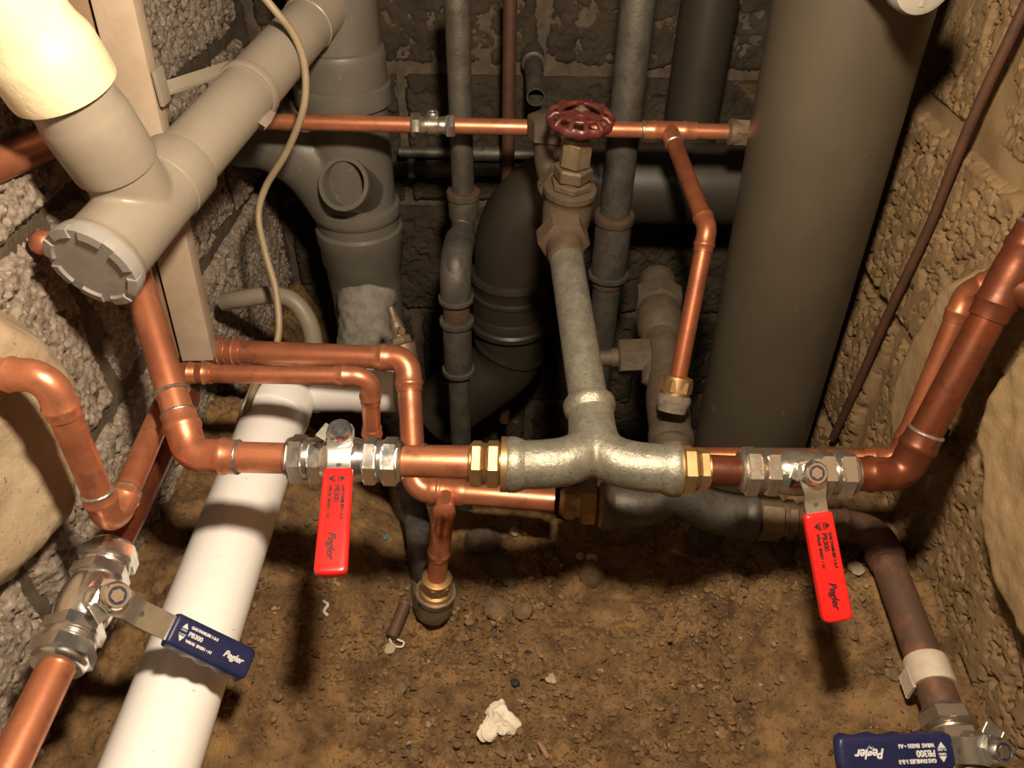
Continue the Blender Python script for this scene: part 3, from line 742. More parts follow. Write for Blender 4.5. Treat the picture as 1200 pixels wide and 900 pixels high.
# brass union under the branch
t2 = thing('brass_union', 'brass union with white sealant under copper branch on dusty stop valve', 'fitting', be)
ud = (be - br).normalized()
mbuild(MB().hex(be, ud, -.002, .015, .0185, rot=.3).lathe(be, ud, [(-.006, .0102), (-.004, .0165), (.0, .0170), (.015, .0160), (.024, .0170)], 24), 'nut', M['brass'], t2)
o = mbuild(MB().lathe(be, ud, [(.016, .013), (.017, .0180), (.021, .0192), (.025, .0190), (.030, .017), (.036, .016)], 20), 'sealant_bead', M['sealant'], t2); o['label'] = 'white sealant bead'

# galvanised riser and gate valve with red wheel
t = thing('galvanised_pipe', 'straight galvanised pipe rising from iron tee to the red wheel valve', 'pipe', RB0, 'galvanised pipes')
mbuild(MB().tube([RB0 - RU * 0.01, RB1 + RU * 0.01], 0.0190, 36), 'pipe', M['galv'], t)
mbuild(MB().lathe(RB1 - RU * 0.028, RU, [(0, .019), (.004, .0205), (.012, .0200), (.02, .0208), (.03, .021)], 32), 'thread', M['rust'], t)
G0 = P(664, 252, d=0.912); GW = P(680, 140, Y=G0.y - 0.012)
gu = (GW - G0).normalized(); gl = (GW - G0).length
t = thing('gate_valve', 'bronze gate valve topped by dark red handwheel', 'valve', G0)
GS = RB1 + RU * 0.004
mbuild(MB().hex(GS, RU, -.006, .020, .0305, gu, rot=.52), 'end_hex', M['cast'], t)
gb = MB().tube([GS + RU * .01, G0 + RU * .012, G0 + RU * .045], [.0255, .025, .0255], 28)
gb.lathe(G0, gu, [(-.030, .010), (-.027, .020), (-.012, .0285), (.012, .0290), (.020, .0275), (.028, .0285), (.030, .0305), (.037, .0305), (.038, .0270)], 36)
mbuild(gb, 'body', M['cast'], t)
mbuild(MB().hex(G0 + RU * .03, RU, .014, .034, .030, gu, rot=.52), 'end_hex', M['cast'], t)
mbuild(MB().hex(G0, gu, .038, .047, .0245, rot=.1).lathe(G0, gu, [(.046, .0175), (.052, .0175)], 24).hex(G0, gu, .049, .065, .0225, rot=.35), 'bonnet_hex', M['cast'], t)
o = mbuild(MB().hex(G0, gu, .066, .097, .0185, rot=.1).lathe(G0, gu, [(.090, .0165), (.100, .0150), (.102, .009)], 24), 'gland_nut', M['old_brass'], t); o['label'] = 'dark brass gland nut'
mbuild(MB().lathe(G0, gu, [(.095, .0062), (gl, .0062)], 20), 'stem', M['old_brass'], t)
# handwheel
GW = GW + gu * .004
wn = (gu + cdir(0, -.50, -.55)).normalized(); wa, wb = frame(wn, V((1, 0, 0)))
def ring(R, z, r, lob=0, amp=0.0, n=72, sq=1.0):
    mb = MB(); vs, fs = [], []; k = 10
    for i in range(n):
        th = 2 * math.pi * i / n; rr = R + amp * math.cos(lob * th); e = wa * math.cos(th) + wb * math.sin(th); c = GW + e * rr + wn * z
        for j in range(k):
            ph = 2 * math.pi * j / k; vs.append(c + e * (r * math.cos(ph)) + wn * (r * sq * math.sin(ph)))
    for i in range(n):
        for j in range(k): fs.append((i * k + j, ((i + 1) % n) * k + j, ((i + 1) % n) * k + (j + 1) % k, i * k + (j + 1) % k))
    return mb.add(vs, fs)
mbuild(ring(0.0335, -0.004, 0.0036, 12, 0.0010, sq=1.5), 'wheel_rim', M['wheel'], t)
mbuild(ring(0.0225, 0.0035, 0.0030), 'wheel_inner_ring', M['wheel'], t)
for k in range(12):
    th = 2 * math.pi * k / 12 + .13; e = wa * math.cos(th) + wb * math.sin(th)
    mbuild(MB().tube([GW + e * .0225 + wn * .0038, GW + e * .029 + wn * .0035, GW + e * .0345 - wn * .002], [.0026, .0030, .0036], 10), 'wheel_lug', M['wheel'], t)
for k in range(3):
    th = 2 * math.pi * k / 3 + math.pi / 2; e = wa * math.cos(th) + wb * math.sin(th); s2 = wn.cross(e)
    mbuild(MB().box(GW + e * .0145 + wn * .0035, e * .009, s2 * .0042, wn * .0022, .0012), 'wheel_spoke', M['wheel'], t)
mbuild(MB().lathe(GW, wn, [(-.006, .0095), (.004, .0105), (.006, .0095), (.006, .004)], 28), 'wheel_hub', M['wheel'], t)
o = mbuild(MB().hex(GW, wn, .006, .009, .0060, n=4).lathe(GW, wn, [(.008, .0035), (.0105, .0032)], 14), 'wheel_nut', M['old_brass'], t); o['label'] = 'dull brass wheel nut'
# continuation behind the valve
h0 = G0 + RU * .055; h1 = G0 + RU * .085 + cdir(-.010, 0, 0); h2 = h1 + V((-0.004, 0.0, .066))
t = thing('galvanised_pipe', 'beige dusty pipe bend rising right behind the red wheel valve', 'pipe', h1, 'galvanised pipes')
mbuild(MB().tube(fillet([h0, h1, h2], .03), .0215, 28), 'pipe', M['dusty'], t)
mbuild(MB().hex(h2, UP, -.024, .004, .0285, rot=.3), 'collar', M['dusty'], t)

# ------------------------------------------------------------------ other galvanised pipes
def collar(root, A, D, L, r0, r1, m, name='collar', n=30):
    return mbuild(MB().lathe(A, D, [(0, r0), (0.001, r1 * .97), (L * .15, r1), (L * .85, r1), (L - .001, r1 * .97), (L, r0)], n), name, m, root)
DWN = V((0, 0, -1))
g0 = P(535, -12, Y=1.0); g1 = P(543, 232, Y=1.0); g2 = P(542, 268, Y=0.99); g3 = P(533, 308, Y=0.865); g4 = P(536, 640, Y=0.865)
g4 = V((g3.x, g3.y, -1.1))
t = thing('galvanised_pipe', 'slim galvanised pipe with offset joint left of the big black bend', 'pipe', g1, 'galvanised pipes')
mbuild(MB().tube(fillet([g0, g1, g2, g3, g4], .018), .0155, 28), 'pipe', M['old_galv'], t)
u = (g1 - g0).normalized()
collar(t, g1 - u * .012, u, .012, .0155, .0235, M['rust'], 'thread_collar')
collar(t, g1, u, .030, .0155, .0215, M['old_galv'], 'socket')
o_ = (g3 - g2).normalized()
mbuild(MB().tube(fillet([g2 + (g3 - g2) * .35, g3, g3 + DWN * .055], .03), .0205, 28), 'elbow', M['old_galv'], t)
for zoff, L, r1, m, nm in ((.050, .007, .0235, M['old_galv'], 'bead'), (.055, .032, .0180, M['rust'], 'rusty_thread'), (.086, .008, .0235, M['old_galv'], 'bead'), (.090, .085, .0198, M['old_galv'], 'socket'), (.170, .008, .0230, M['old_galv'], 'bead')):
    collar(t, g3 + DWN * zoff, DWN, L, .0155, r1, m, nm)
k0 = P(748, 0, Y=1.0)
t = thing('galvanised_pipe', 'thick galvanised pipe standing behind right of the red wheel', 'pipe', V((k0.x, k0.y, -.6)), 'galvanised pipes')
mbuild(MB().tube([k0 + UP * .05, V((k0.x, k0.y, -1.1))], .0212, 32), 'pipe', M['old_galv'], t)
kz = P(722, 258, Y=1.0).z
collar(t, V((k0.x, k0.y, kz + .012)), DWN, .016, .0212, .0285, M['rust'], 'thread_collar')
collar(t, V((k0.x, k0.y, kz - .003)), DWN, .085, .0212, .0262, M['old_galv'], 'socket')
collar(t, V((k0.x, k0.y, kz - .085)), DWN, .008, .0212, .0300, M['old_galv'], 'bead')
collar(t, V((k0.x, k0.y, kz - .092)), DWN, .016, .0212, .0235, M['rust'], 'rusty_thread')
# stub out of the back wall
s0, s1 = P(624, 60, Y=1.235), P(628, 114, Y=1.10)
t = thing('galvanised_stub', 'open ended grey pipe stub poking out of the back wall', 'pipe', s1)
su = (s1 - s0).normalized(); sl_ = (s1 - s0).length
mbuild(MB().lathe(s0, su, [(-.02, .0135), (sl_, .0135), (sl_, .0115), (sl_ - .04, .0115)], 28), 'pipe', M['old_galv'], t)
mbuild(MB().lathe(s0, su, [(.010, .0135), (.010, .0175), (.038, .0175), (.040, .0135)], 28), 'socket', M['old_galv'], t)
v0 = P(598, -10, Y=1.12)
single(MB().tube([v0, V((v0.x, v0.y, -1.0))], .0098, 20), 'brown_pipe', M['brown_copper'], 'dark brown upright pipe against the back wall behind the copper pipe', 'pipe')
for (ya, xa, xb, r, lab) in ((178, 468, 640, .0085, 'upper thin grey pipe running low along back wall'), (197, 462, 648, .0100, 'lower thin grey pipe with blue grey fitting along back wall')):
    t = thing('grey_pipe', lab, 'pipe', P(xa, ya, Y=1.18), 'thin pipes on the back wall')
    a_, b_ = P(xa, ya, Y=1.18), P(xb, ya + 3, Y=1.18)
    mbuild(MB().tube([a_, b_], r, 20), 'pipe', M['old_galv'], t)
    uu = (b_ - a_).normalized()
    if ya == 197:
        collar(t, a_ + uu * .022, uu, .012, r, .0155, M['grey_pvc'], 'fitting'); collar(t, a_ + uu * .050, uu, .05, r, .0135, M['old_galv'], 'socket')
    else:
        collar(t, a_ + uu * .11, uu, .05, r, .0125, M['old_galv'], 'socket')

# ------------------------------------------------------------------ big plastic pipes
bt, bb = P(1003, -14, Y=0.85), P(876, 524, Y=0.85)
bu = (bb - bt).normalized()
single(MB().tube([bt - bu * .08, bb + bu * .30], .0785, 64), 'soil_pipe', M['olive_pvc'], 'huge olive grey plastic pipe standing before right wall', 'pipe')
r0 = P(834, -10, Y=1.16)
single(MB().tube([r0, V((r0.x, r0.y, -.475))], .040, 40), 'soil_pipe', M['dark_pvc'], 'dark grey plastic pipe at back, half hidden by huge olive pipe', 'pipe')

def rings(root, X, Y, rows, m, name, n=48):
    return mbuild(MB().lathe(V((X, Y, 0)), DWN, [(-z, r) for z, r in rows], n), name, m, root)
# bend behind the gate valve
BY = 1.10; q_ = 1.06; bz = P(800, 217, Y=BY).z; bxx = P(598, 385, Y=BY).x
t = thing('soil_bend', 'large dark grey plastic bend with ribbed sockets behind the grey riser', 'pipe', V((bxx, BY, -1.0)))
mbuild(MB().tube(fillet([P(905, 217, Y=BY), V((bxx, BY, bz)), V((bxx, BY, -.66))], .120, 20), .0600, 44), 'bend', M['dark_pvc'], t)
z1 = P(598, 345, Y=BY - .06).z
rings(t, bxx, BY, [(z1 + .01, .057 * q_), (z1 + .008, .0625 * q_), (z1, .0640 * q_), (z1 - .006, .0600 * q_), (z1 - .022, .0600 * q_), (z1 - .024, .0632 * q_), (z1 - .030, .0632 * q_), (z1 - .032, .0605 * q_), (z1 - .060, .0610 * q_), (z1 - .062, .0590 * q_), (z1 - .066, .0610 * q_), (z1 - .082, .0615 * q_), (z1 - .086, .0650 * q_), (z1 - .094, .0650 * q_), (z1 - .098, .0560 * q_)], M['dark_pvc'], 'ribbed_socket')
zb = z1 - .095
mbuild(MB().tube(fillet([V((bxx, BY, zb)), V((bxx, BY, zb - .085)), V((bxx - .14, BY - .02, zb - .20))], .07, 12), .0590, 40), 'lower_bend', M['dark_pvc'], t)
mbuild(MB().lathe(V((bxx, BY, zb - .050)), V((-.35, -.1, -1)), [(0, .053), (0, .0640), (.007, .0640), (.009, .059)], 40), 'bead', M['dark_pvc'], t)

# left soil stack
SY = 1.06
sx = P(424, 290, Y=SY).x
def sz(y): return P(420, y, Y=SY - .05).z
t = thing('soil_stack', 'grey plastic soil stack with round open boss, standing left of the galvanised pipes', 'pipe', V((sx, SY, sz(385))))
rings(t, sx, SY, [(-.02, .0565), (sz(72), .0565)], M['grey_pvc'], 'upper_pipe')
rings(t, sx, SY, [(sz(66), .0565), (sz(68), .0605), (sz(74), .0625), (sz(84), .0615), (sz(104), .0620), (sz(110), .0612), (sz(112), .0650), (sz(128), .0660), (sz(134), .0650), (sz(136), .0580)], M['grey_pvc'], 'upper_socket')
brp = [V((sx - .16, SY + .0, sz(168))), V((sx - .105, SY - .005, sz(172))), V((sx - .05, SY - .005, sz(205))), V((sx - .012, SY, sz(262)))]
tb = MB().lathe(V((sx, SY, 0)), DWN, [(-sz(130), .0585), (-sz(262), .0585)], 40).tube(catmull(brp), .0535, 36)
remeshed(tb, 'branch_body', M['grey_pvc'], t, .0028, 8)
bp_ = P(404, 216, Y=SY - .075); bo = cdir(-.22, .12, -1).normalized()
mbuild(MB().lathe(bp_ - bo * .055, bo, [(0, .0345), (.045, .0345), (.050, .0365), (.060, .0365), (.060, .0305), (.012, .0300), (.012, .0001)], 40), 'boss', M['grey_pvc'], t)
rings(t, sx, SY, [(sz(252), .0585), (sz(255), .0640), (sz(262), .0655), (sz(268), .0640), (sz(270), .0610), (sz(280), .0612), (sz(283), .0655), (sz(296), .0655), (sz(300), .0630), (sz(322), .0620), (sz(326), .0585), (sz(352), .0570)], M['grey_pvc'], 'lower_socket')
rings(t, sx, SY, [(sz(345), .0560), (sz(440), .0540)], M['grey_pvc'], 'base_pipe')
cem = MB(); pc = P(431, 372, Y=SY - .055)
cem.tube(catmull([pc + V((0, .02, .035)), pc + V((0, -.01, .005)), pc + V((-.004, -.035, -.05)), pc + V((-.006, -.045, -.10))]), .045, 36)
oc = remeshed(cem, 'cement_collar', M['cement'], t, .003, 4)
for v in oc.data.vertices:
    c3 = v.co; f = float(fbm(np.array([c3.x * 40 + c3.z * 13]), np.array([c3.z * 40 + c3.y * 30]), 3, 3)[0]); v.co = c3 + v.normal * f * .006
oc['label'] = 'rough pale cement collar'

# inclined waste pipe with access cap and its upright branch
I0, I1 = P(108, 313, d=0.635), P(404, -20, d=0.985)
iu = (I1 - I0).normalized()
def ipt(s): return I0 + iu * s
t = thing('waste_pipe', 'warm grey sloping waste pipe with screw access cap at its near end', 'pipe', I0 - UP * .04)
mbuild(MB().tube([ipt(.12), ipt((I1 - I0).length + .07)], .0300, 44), 'pipe', M['waste_pvc'], t)
rs_ = MB().lathe(I0, iu, [(.006, .030), (.006, .0385), (.014, .0390), (.018, .0350), (.140, .0335), (.140, .030)], 44)
bs = P(86, 118, d=0.60); bj = ipt(.082)
bu2 = (bs - bj).normalized()
rs_.tube([bj, bj + bu2 * .075], .0325, 40)
remeshed(rs_, 'branch_fitting', M['waste_pvc'], t, .0022, 6)
mbuild(MB().lathe(I0, iu, [(.112, .0330), (.114, .0348), (.146, .0352), (.148, .0340), (.150, .0300)], 44), 'socket', M['waste_pvc'], t)
mbuild(MB().lathe(ipt(.44), iu, [(0, .0300), (.001, .0311), (.004, .0311), (.005, .0300)], 40), 'seam_ring', M['waste_pvc'], t)
# cap: toothed rim, flat face
nf = -iu; ca, cb_ = frame(nf, V((0, 0, 1)))
cap = MB().lathe(I0, nf, [(-.012, .0385), (-.004, .0395), (.001, .0390), (.001, .0002)], 44)
for k in range(8):
    th0 = 2 * math.pi * (k + .12) / 8; vs = []
    arc = [th0 + j / 6 * (2 * math.pi / 8) * .66 for j in range(7)]
    for rr, z in ((.0300, 0.0), (.0400, -.006), (.0400, .0022), (.0325, .0034)):
        for th in arc: vs.append(I0 + (ca * math.cos(th) + cb_ * math.sin(th)) * rr + nf * z)
    fs = []
    for r_ in range(4):
        for j in range(6): fs.append((r_ * 7 + j, r_ * 7 + j + 1, ((r_ + 1) % 4) * 7 + j + 1, ((r_ + 1) % 4) * 7 + j))
    fs += [(0, 7, 14, 21), (6, 13, 20, 27)]
    cap.add(vs, fs)
o = mbuild(cap, 'access_cap', M['cap_pvc'], t); o['label'] = 'round grey access cap with notched rim'
sk = bj + bu2 * .040
sk = sk + bu2 * .006
mbuild(MB().lathe(sk, bu2, [(0, .0325), (.001, .0352), (.004, .0358), (.046, .0360), (.052, .0350), (.058, .0335), (.092, .0335)], 44), 'branch_socket', M['waste_pvc'], t)
t = thing('waste_pipe', 'cream upright waste pipe with swollen socket at the top left corner', 'pipe', sk + bu2 * .07)
cr0 = sk + bu2 * .074
mbuild(MB().lathe(cr0, bu2, [(0, .0335), (0, .0412), (.004, .0418), (.030, .0416), (.036, .0406), (.044, .0375), (.052, .0360), (.092, .0360), (.093, .0400), (.16, .0400), (.25, .0400)], 44), 'pipe', M['cream'], t)

# clip on the sloping pipe
t = thing('pipe_clip', 'grey plastic clip tying sloping waste pipe to the batten', 'clip', P(282, 130, d=.85))
sc_ = ipt((P(283, 122, d=.83) - I0).dot(iu))
mbuild(MB().lathe(sc_ - iu * .006, iu, [(0, .0300), (0, .0318), (.002, .0326), (.010, .0326), (.012, .0318), (.012, .0300)], 44), 'band', M['waste_pvc'], t)
ca0 = P(188, 106, Y=.725); ca1 = sc_ + cdir(-.022, -.024, .0)
ad_ = (ca1 - ca0)
mbuild(MB().box((ca0 + ca1) / 2, ad_ * .5, V((0, .008, .004)), V((0, -.0012, .002)), .0006), 'arm', M['waste_pvc'], t)
mbuild(MB().box(ca0 + V((.002, 0, .004)), V((.002, 0, 0)), V((0, .010, 0)), V((0, 0, .016)), .001), 'foot', M['waste_pvc'], t)
mbuild(MB().box(sc_ + cdir(.021, .032, -.014), iu * .006, cdir(.006, .004, 0), cdir(0, .006, -.006), .001), 'clip_lug', M['waste_pvc'], t)

# timber batten
bt0, bt1 = P(126, -20, Y=.715), P(232, 423, Y=.700)
t = thing('timber_batten', 'sawn pale timber batten standing against left wall behind sloping pipe', 'batten', bt1)
bax = (bt0 - bt1); bn = bax.normalized(); sxv = (V((1, 0.12, 0)) - bn * bn.x).normalized(); syv = bn.cross(sxv)
mbuild(MB().box((bt0 + bt1) / 2 + syv * .0125, sxv * .0175, syv * .0125, bax * .5, .0012), 'board', M['wood'], t)
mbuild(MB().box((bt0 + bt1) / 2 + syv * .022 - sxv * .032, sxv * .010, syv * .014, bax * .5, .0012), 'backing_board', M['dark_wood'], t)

# white waste pipe on the dirt
wz = -0.672
wa0, wa1 = P(176, 900, Z=wz), P(326, 478, Z=wz)
wu = (wa1 - wa0).normalized()
t = thing('white_pipe', 'fat glossy white plastic waste pipe lying on the dirt at left', 'pipe', (wa0 + wa1) / 2 - UP * .041)
mbuild(MB().tube([wa0 - wu * .12, wa1 + wu * .03], .0405, 48), 'pipe', M['white'], t)
mbuild(MB().lathe(wa1 - wu * .022, wu, [(0, .0405), (.0005, .0435), (.004, .0440), (.060, .0440), (.066, .0440)], 48), 'socket', M['white'], t)
e0 = wa1 + wu * .055; e1 = V((-.165, e0.y + .012, wz - .004))
mbuild(MB().tube(fillet([wa1 + wu * .03, e0, e1], .030), .0425, 44), 'elbow', M['white'], t)
mbuild(MB().lathe(e1 - V((.055, 0, 0)), V((1, 0, 0)), [(0, .0425), (.001, .0455), (.006, .0460), (.03, .0455), (.06, .0440), (.062, .036)], 44), 'elbow_socket', M['white'], t)

# ------------------------------------------------------------------ left-hand copper and blue valve
c1 = P(56, 440, d=.555); c2 = P(131, 616, d=.640); c0 = P(-60, 437, d=.56); c3 = V((c2.x - .012, c2.y + .165, c2.z + .002))
t = thing('copper_pipe', 'copper loop bending down the left edge then back toward the wall', 'pipe', c2, 'copper pipes')
copper_run(t, [c0, c1, c2, c3], .0112, .017, .019, solder=(2,))
VZ = -.545
vp0, vp1 = P(20, 892, Z=VZ), P(100, 712, Z=VZ)
vd = (vp1 - vp0).normalized(); vd = V((vd.x * .5, vd.y, 0)).normalized()
t = thing('copper_pipe', 'copper pipe entering the blue levered valve from the bottom left corner', 'pipe', vp0, 'copper pipes')
mbuild(MB().tube([vp1 - vd * .32, vp1 - vd * .04], .0140, 32), 'pipe', M['copper'], t)
t = thing('copper_pipe', 'copper pipe leaving the blue levered valve toward the back', 'pipe', vp1 + vd * .05, 'copper pipes')
mbuild(MB().tube([vp1 + vd * .04, vp1 + vd * .27], .0140, 32), 'pipe', M['dull_copper'], t)
Nb = cdir(.75, -.28, -.60).normalized()
ball_valve('chrome ball valve with navy lever grip reaching over white pipe at left', vp1 + vd * .004, vd, Nb, cdir(.70, .66, .60), 'blue', 'white_ink', s=1.10, stem_h=.040, rot=0.3, start=.052, length=.074)
# copper pipes behind the cream pipe
p0, p1 = P(-40, 208, d=.600), P(95, 150, d=.715)
single(MB().tube([p0, p1], .0140, 28), 'copper_pipe', M['copper'], 'copper pipe passing behind cream pipe at upper left edge', 'pipe', 'copper pipes')
p0, p1 = P(43, 283, d=.660), P(140, 300, d=.75)
single(MB().tube([p0 + (p0 - p1).normalized() * .004, p0, p0 + (p1 - p0) * .05, p1], [.004, .0095, .0112, .0112], 24), 'copper_pipe', M['copper'], 'capped copper pipe end peeping out behind the round access cap', 'pipe', 'copper pipes')

# thin copper down the right wall
ra, rb_ = P(1206, 0, X=XR - .017), P(975, 516, X=XR - .012)
rm = [ra + (rb_ - ra) * f + V((random.uniform(-.002, .002), random.uniform(-.003, .003), 0)) for f in (0, .2, .4, .6, .8, 1)]
single(MB().tube(catmull(rm), .0052, 16), 'thin_pipe', M['brown_copper'], 'thin brown copper line running diagonally down the right wall', 'pipe')
# grey plug at top right
tq = thing('rodding_plug', 'pale grey round plug hanging at the top right edge', 'plug', P(1084, -10, d=.60))
pq = P(1083, -20, d=.60); pd = cdir(0.05, .62, -.78).normalized()
mbuild(MB().lathe(pq, pd, [(-.030, .020), (-.018, .0240), (-.004, .0245), (.003, .0225), (.005, .018), (.005, .001)], 32), 'cap', M['bright_pvc'], tq)
mbuild(MB().box(pq + pd * .004, RT * .002, pd.cross(RT) * .016, pd * .002, .0005), 'grip_bar', M['bright_pvc'], tq)
mbuild(MB().tube([pq - pd * .02, pq - pd * .15], .020, 28), 'pipe', M['bright_pvc'], tq)

# cable, hose, drain cock
cp = [P(300, -14, d=.80), P(322, 12, d=.81), P(345, 42, d=.83), P(357, 78, d=.85), P(356, 125, d=.87), P(337, 176, d=.90), P(311, 220, d=.93), P(303, 255, d=.94), P(312, 300, d=.94), P(324, 345, d=.94), P(325, 400, d=.94), P(300, 450, d=.95), P(283, 500, d=.97)]
single(MB().tube(catmull(cp), .0042, 12), 'cable', M['cable'], 'thin cream cable dangling in front of the soil stack', 'cable')
hp = [P(262, 354, d=1.03), P(285, 350, d=1.02), P(318, 346, d=1.02), P(345, 354, d=1.02), P(364, 384, d=1.03), P(370, 430, d=1.05), P(372, 480, d=1.07)]
single(MB().tube(catmull(hp), .0118, 20), 'hose', M['hose'], 'cream grey hose arching from left wall behind the copper pair', 'hose')
hp = [P(270, 440, d=.98), P(278, 470, d=.97), P(276, 505, d=.95), P(268, 540, d=.93)]
t = thing('drain_cock', 'little tarnished brass drain cock beside the stack base', 'tap', P(474, 405, d=1.0))
k1, k2 = P(474, 412, d=1.0), P(458, 362, d=1.0); kk = (k2 - k1).normalized()
mbuild(MB().hex(k1, kk, .010, .020, .0135).lathe(k1, kk, [(-.02, .013), (.004, .017), (.008, .017), (.010, .009), (.030, .0085), (.034, .0095), (.040, .008), (.050, .0055), (.060, .0052), (.062, .003)], 20), 'body', M['old_brass'], t)
kx_ = cdir(.5, .1, -.85).normalized()
mbuild(MB().hex(k1 + kk * .028, kx_, .004, .013, .0062, n=4).lathe(k1 + kk * .028, kx_, [(0, .007), (.008, .007)], 16), 'square_key', M['old_brass'], t)

# ------------------------------------------------------------------ stones, crumbs and litter on the dirt
def floor_hit(px, py):
    z = -.76
    for _ in range(12):
        p = P(px, py, Z=z); z = fz(p.x, p.y) * .6 + z * .4
    return V((p.x, p.y, fz(p.x, p.y)))
def rock(mb, c, r, sq=(1, 1, .7), seed=0, sub=2, rough=.25):
    bm = bmesh.new(); bmesh.ops.create_icosphere(bm, subdivisions=sub, radius=1.0)
    rn = random.Random(seed); pl = [(V((rn.gauss(0, 1), rn.gauss(0, 1), rn.gauss(0, 1))).normalized(), rn.uniform(.55, .95)) for _ in range(9)]
    rz = Matrix.Rotation(rn.uniform(0, 6.28), 3, 'Z')
    for v in bm.verts:
        p = v.co.normalized(); k = 1.0
        for n, dd in pl:
            q = p.dot(n)
            if q > 0: k = min(k, dd / q)
        p = p * k * (1 + rn.uniform(-1, 1) * rough * .15)
        v.co = c + rz @ V((p.x * sq[0], p.y * sq[1], p.z * sq[2])) * r
    bm.verts.index_update()
    mb.add([v.co.copy() for v in bm.verts], [[v.index for v in f.verts] for f in bm.faces]); bm.free(); return mb
STONES = [
    (693, 676, 17, 'stone', 'round ochre stone below the main grey tee', 1.0),
    (587, 668, 22, 'grey_stone', 'flat grey stone right of the iron elbow', .5),
    (566, 637, 24, 'grey_stone', 'grey crumbly lump just under the lower copper run', .6),
    (679, 652, 6, 'pale_stone', 'smaller square pale chip above the ochre stone', .7),
    (694, 655, 8, 'pale_stone', 'larger square pale chip touching the ochre stone', .7),
    (678, 702, 7, 'stone', 'small brown pebble below left of the ochre stone', .8),
    (603, 625, 8, 'pale_stone', 'pale chip under the lower copper run', .7),
    (580, 712, 17, 'stone', 'knobbly brown clod right of the iron elbow mouth', .6),
    (612, 716, 13, 'stone', 'brown clod between iron elbow and ochre stone', .6),
    (457, 762, 8, 'pale_stone', 'round buff pebble beside the copper offcut', .7),
    (443, 752, 9, 'stone', 'brown pebble left of the copper offcut', .7),
    (443, 731, 8, 'stone', 'brown pebble above the copper offcut', .7),
    (469, 808, 10, 'stone', 'brown stone lying alone in the middle of the dirt', .7),
    (828, 634, 22, 'grey_stone', 'dark triangular stone under the low iron tee', .9),
    (905, 640, 30, 'grey_stone', 'long dark stone slab below the grimy brass nuts', .5),
    (1046, 790, 10, 'stone', 'ochre chip left of the white tape band', .6),
    (1048, 766, 8, 'stone', 'brown pebble above the ochre chip near white tape', .6),
    (853, 778, 7, 'stone', 'small tan pebble in the middle right of the dirt', .7),
    (1002, 668, 10, 'pale_stone', 'pale pebble right of the right red grip', .6),
    (646, 797, 8, 'pale_stone', 'pale crumb right above the white scrap', .6),
    (1090, 520, 24, 'stone', 'brown rubble lump in wall hollow behind right copper riser', .9),
]
for i, (px, py, rp, m, lab, sq) in enumerate(STONES):
    if i == 20: p = P(px, py, X=.435); d = p.dot(FW)
    else: p = floor_hit(px, py); d = p.dot(FW)
    r = rp * d / 900
    elong = (1.5, .8, sq) if 'slab' in lab or 'flat' in lab else (1.05, .95, sq)
    mb = rock(MB(), p + V((0, 0, r * sq * .25)), r * 1.05, elong, 100 + i, 2)
    tag(single(mb, 'stone', M[m], lab, 'stone', 'stones on the dirt floor', 28), lab, 'stone', 'stones on the dirt floor')
COALS = [(580, 738, 6, 'black shard below the brown clods'), (546, 753, 5, 'black shard nearest below the iron elbow'), (578, 779, 6, 'lone black shard in mid dirt'), (603, 800, 7, 'black shard up left of the white scrap'), (620, 765, 6, 'black shard amid crumbs in centre'), (478, 877, 5, 'black shard near the bottom frame edge')]
for i, (px, py, rp, lab) in enumerate(COALS):
    p = floor_hit(px, py); r = rp * p.dot(FW) / 900
    single(rock(MB(), p + V((0, 0, r * .2)), r, (1.2, .8, .45), 300 + i, 1), 'coal_shard', M['coal'], lab, 'shard', 'black shards on the dirt floor', 20)
# loose crumbs
ico = bmesh.new(); bmesh.ops.create_icosphere(ico, subdivisions=1, radius=1.0)
iv = np.array([v.co[:] for v in ico.verts]); jf = [[v.index for v in f.verts] for f in ico.faces]; ico.free()
mbv, mbf = [], []
cnt = 0
while cnt < 9000:
    x, y = rng.uniform(-.30, .40), rng.uniform(.27, .72)
    w = float(fbm(np.array([x * 9 + 4]), np.array([y * 9]), 21, 3)[0])
    if rng.random() > .25 + 1.6 * w + .5 * math.exp(-((x + .08) / .12) ** 2 - ((y - .5) / .09) ** 2): continue
    r = .0010 + .0042 * rng.random() ** 4.0
    z = fz(x, y)
    if z < -.82: continue
    s_ = np.array([rng.uniform(.7, 1.4), rng.uniform(.7, 1.2), rng.uniform(.5, .9)]) * r
    jit = 1 + rng.uniform(-.42, .35, (len(iv), 1))
    q = iv * jit * s_ + np.array([x, y, z + r * .35]); k = len(mbv)
    mbv += [tuple(p) for p in q]; mbf += [tuple(i + k for i in f) for f in jf]; cnt += 1
me = bpy.data.meshes.new('gravel'); me.from_pydata(mbv, [], mbf); me.materials.append(M['gravel'])
tag(link('gravel', me, None, V((0, 0, 0))), 'loose brown crumbs and grit scattered over the dirt', 'gravel', kind='stuff')

# white crumpled scrap
p = floor_hit(585, 848)
mb = MB(); bm = bmesh.new(); bmesh.ops.create_icosphere(bm, subdivisions=4, radius=1.0)
for v in bm.verts:
    q = v.co.copy(); a = math.atan2(q.y, q.x)
    n = float(fbm(np.array([q.x * 2.2 + q.z]), np.array([q.y * 2.2 - q.z]), 44, 4)[0]); rr = 1 + .35 * math.cos(3 * a + .6) * .6 + n * .5
    v.co = p + V((q.x * .020 * rr, q.y * .017 * rr, q.z * .007 * (1 + n * 1.2) + .003))
bm.verts.index_update(); mb.add([v.co.copy() for v in bm.verts], [[v.index for v in f.verts] for f in bm.faces]); bm.free()
sc = single(mb, 'paper_scrap', M['paper'], 'crumpled white scrap lying on the dirt near bottom centre', 'scrap')
pp = floor_hit(588, 826); mb = rock(MB(), pp + V((0, 0, .003)), .005, (1, 1, .8), 5, 2)
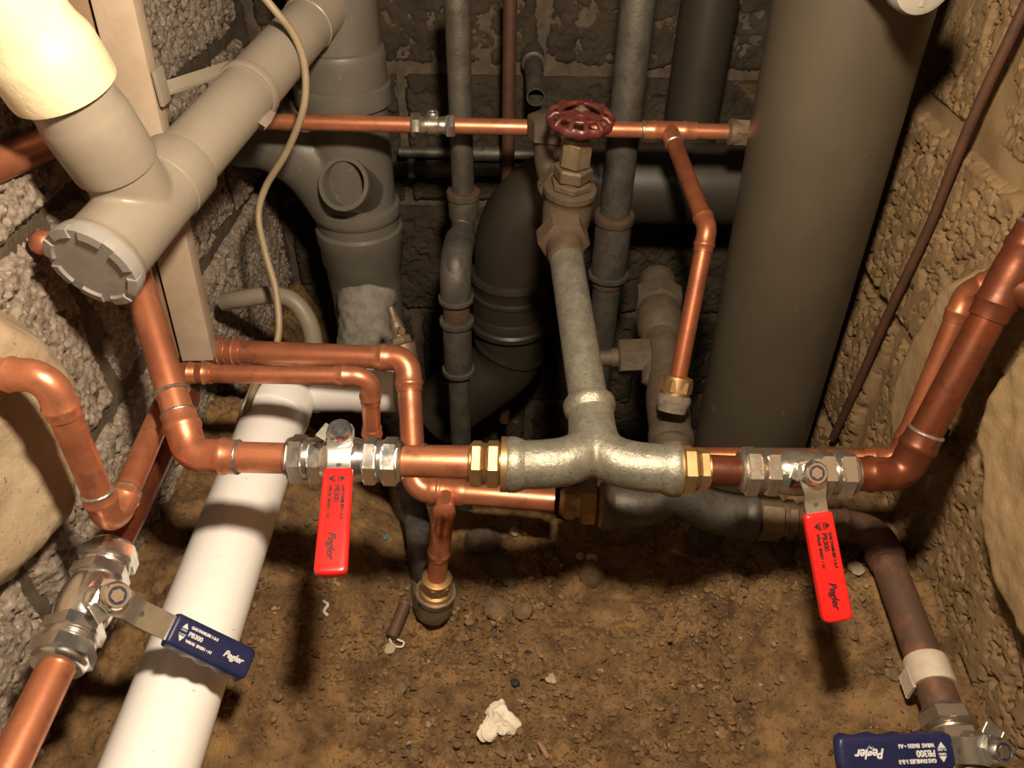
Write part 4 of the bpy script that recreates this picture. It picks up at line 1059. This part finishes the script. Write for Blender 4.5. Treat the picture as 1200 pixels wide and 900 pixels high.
single(mb, 'paper_scrap', M['paper'], 'tiny white lump just above the crumpled white scrap', 'scrap')
pp = floor_hit(382, 716); mb = MB().tube(catmull([pp + V((-.004, .010, .004)), pp + V((.002, .004, .006)), pp + V((-.001, -.003, .004)), pp + V((.004, -.008, .003))]), [.0018] * 25, 8)
single(mb, 'paper_scrap', M['paper'], 'small white curled scrap below the left red grip', 'scrap')
# copper offcut with white thread
pa, pb = floor_hit(459, 751), floor_hit(476, 722)
pa.z = max(pa.z, pb.z) + .006; pb.z = pa.z + .004
t = thing('copper_offcut', 'short rusty copper offcut on the dirt beside the iron elbow', 'offcut', pa)
uo = (pb - pa).normalized(); lo = (pb - pa).length
mbuild(MB().lathe(pa, uo, [(0, .0075), (lo, .0075), (lo, .0060), (lo - .012, .0060)], 20), 'pipe', M['oxide_copper'], t)
mbuild(MB().lathe(pb, uo, [(-.0015, .0077), (.0008, .0077), (.0008, .0058), (-.0015, .0058)], 20), 'cut_end', M['solder'], t)
th_ = floor_hit(464, 752)
tp_ = [th_ + V((-.006, .006, .010)), th_ + V((.002, -.002, .009)), th_ + V((.010, -.004, .006)), th_ + V((.008, -.009, .004)), th_ + V((-.001, -.008, .005)), th_ + V((-.007, -.001, .007))]
single(MB().tube(catmull(tp_), .0011, 8), 'thread', M['paper'], 'loop of white thread draped by the copper offcut', 'thread')
pa, pb = floor_hit(474, 566), floor_hit(484, 592)
single(MB().box((pa + pb) / 2 + UP * .006, (pb - pa) * .5, V((.003, .001, 0)), V((0, .0005, .0012)), .0004), 'wood_sliver', M['pale_stone'], 'yellowish sliver on the dirt just below left valve and copper stub', 'splinter')
pp = floor_hit(452, 632)
single(rock(MB(), pp + V((0, 0, .003)), .0042, (1, 1, .7), 9, 2), 'teal_chip', M['teal'], 'tiny teal plastic chip on dirt right of the left red grip', 'chip')
pa, pb = floor_hit(631, 872), floor_hit(642, 890)
single(MB().tube([pa + UP * .003, (pa + pb) / 2 + UP * .005, pb + UP * .003], [.002, .003, .002], 8), 'wood_sliver', M['dark_wood'], 'brown wood sliver near the bottom edge right of white scrap', 'splinter')
pa, pb = floor_hit(1036, 680), floor_hit(1050, 742)
mb = MB().box((pa + pb) / 2 + UP * .012, (pb - pa) * .5, V((.004, 0, 0)), V((0, 0, .002)), .0006)
single(mb, 'wood_strip', M['stone'], 'thin tan strip lying along the browned copper pipe', 'strip')
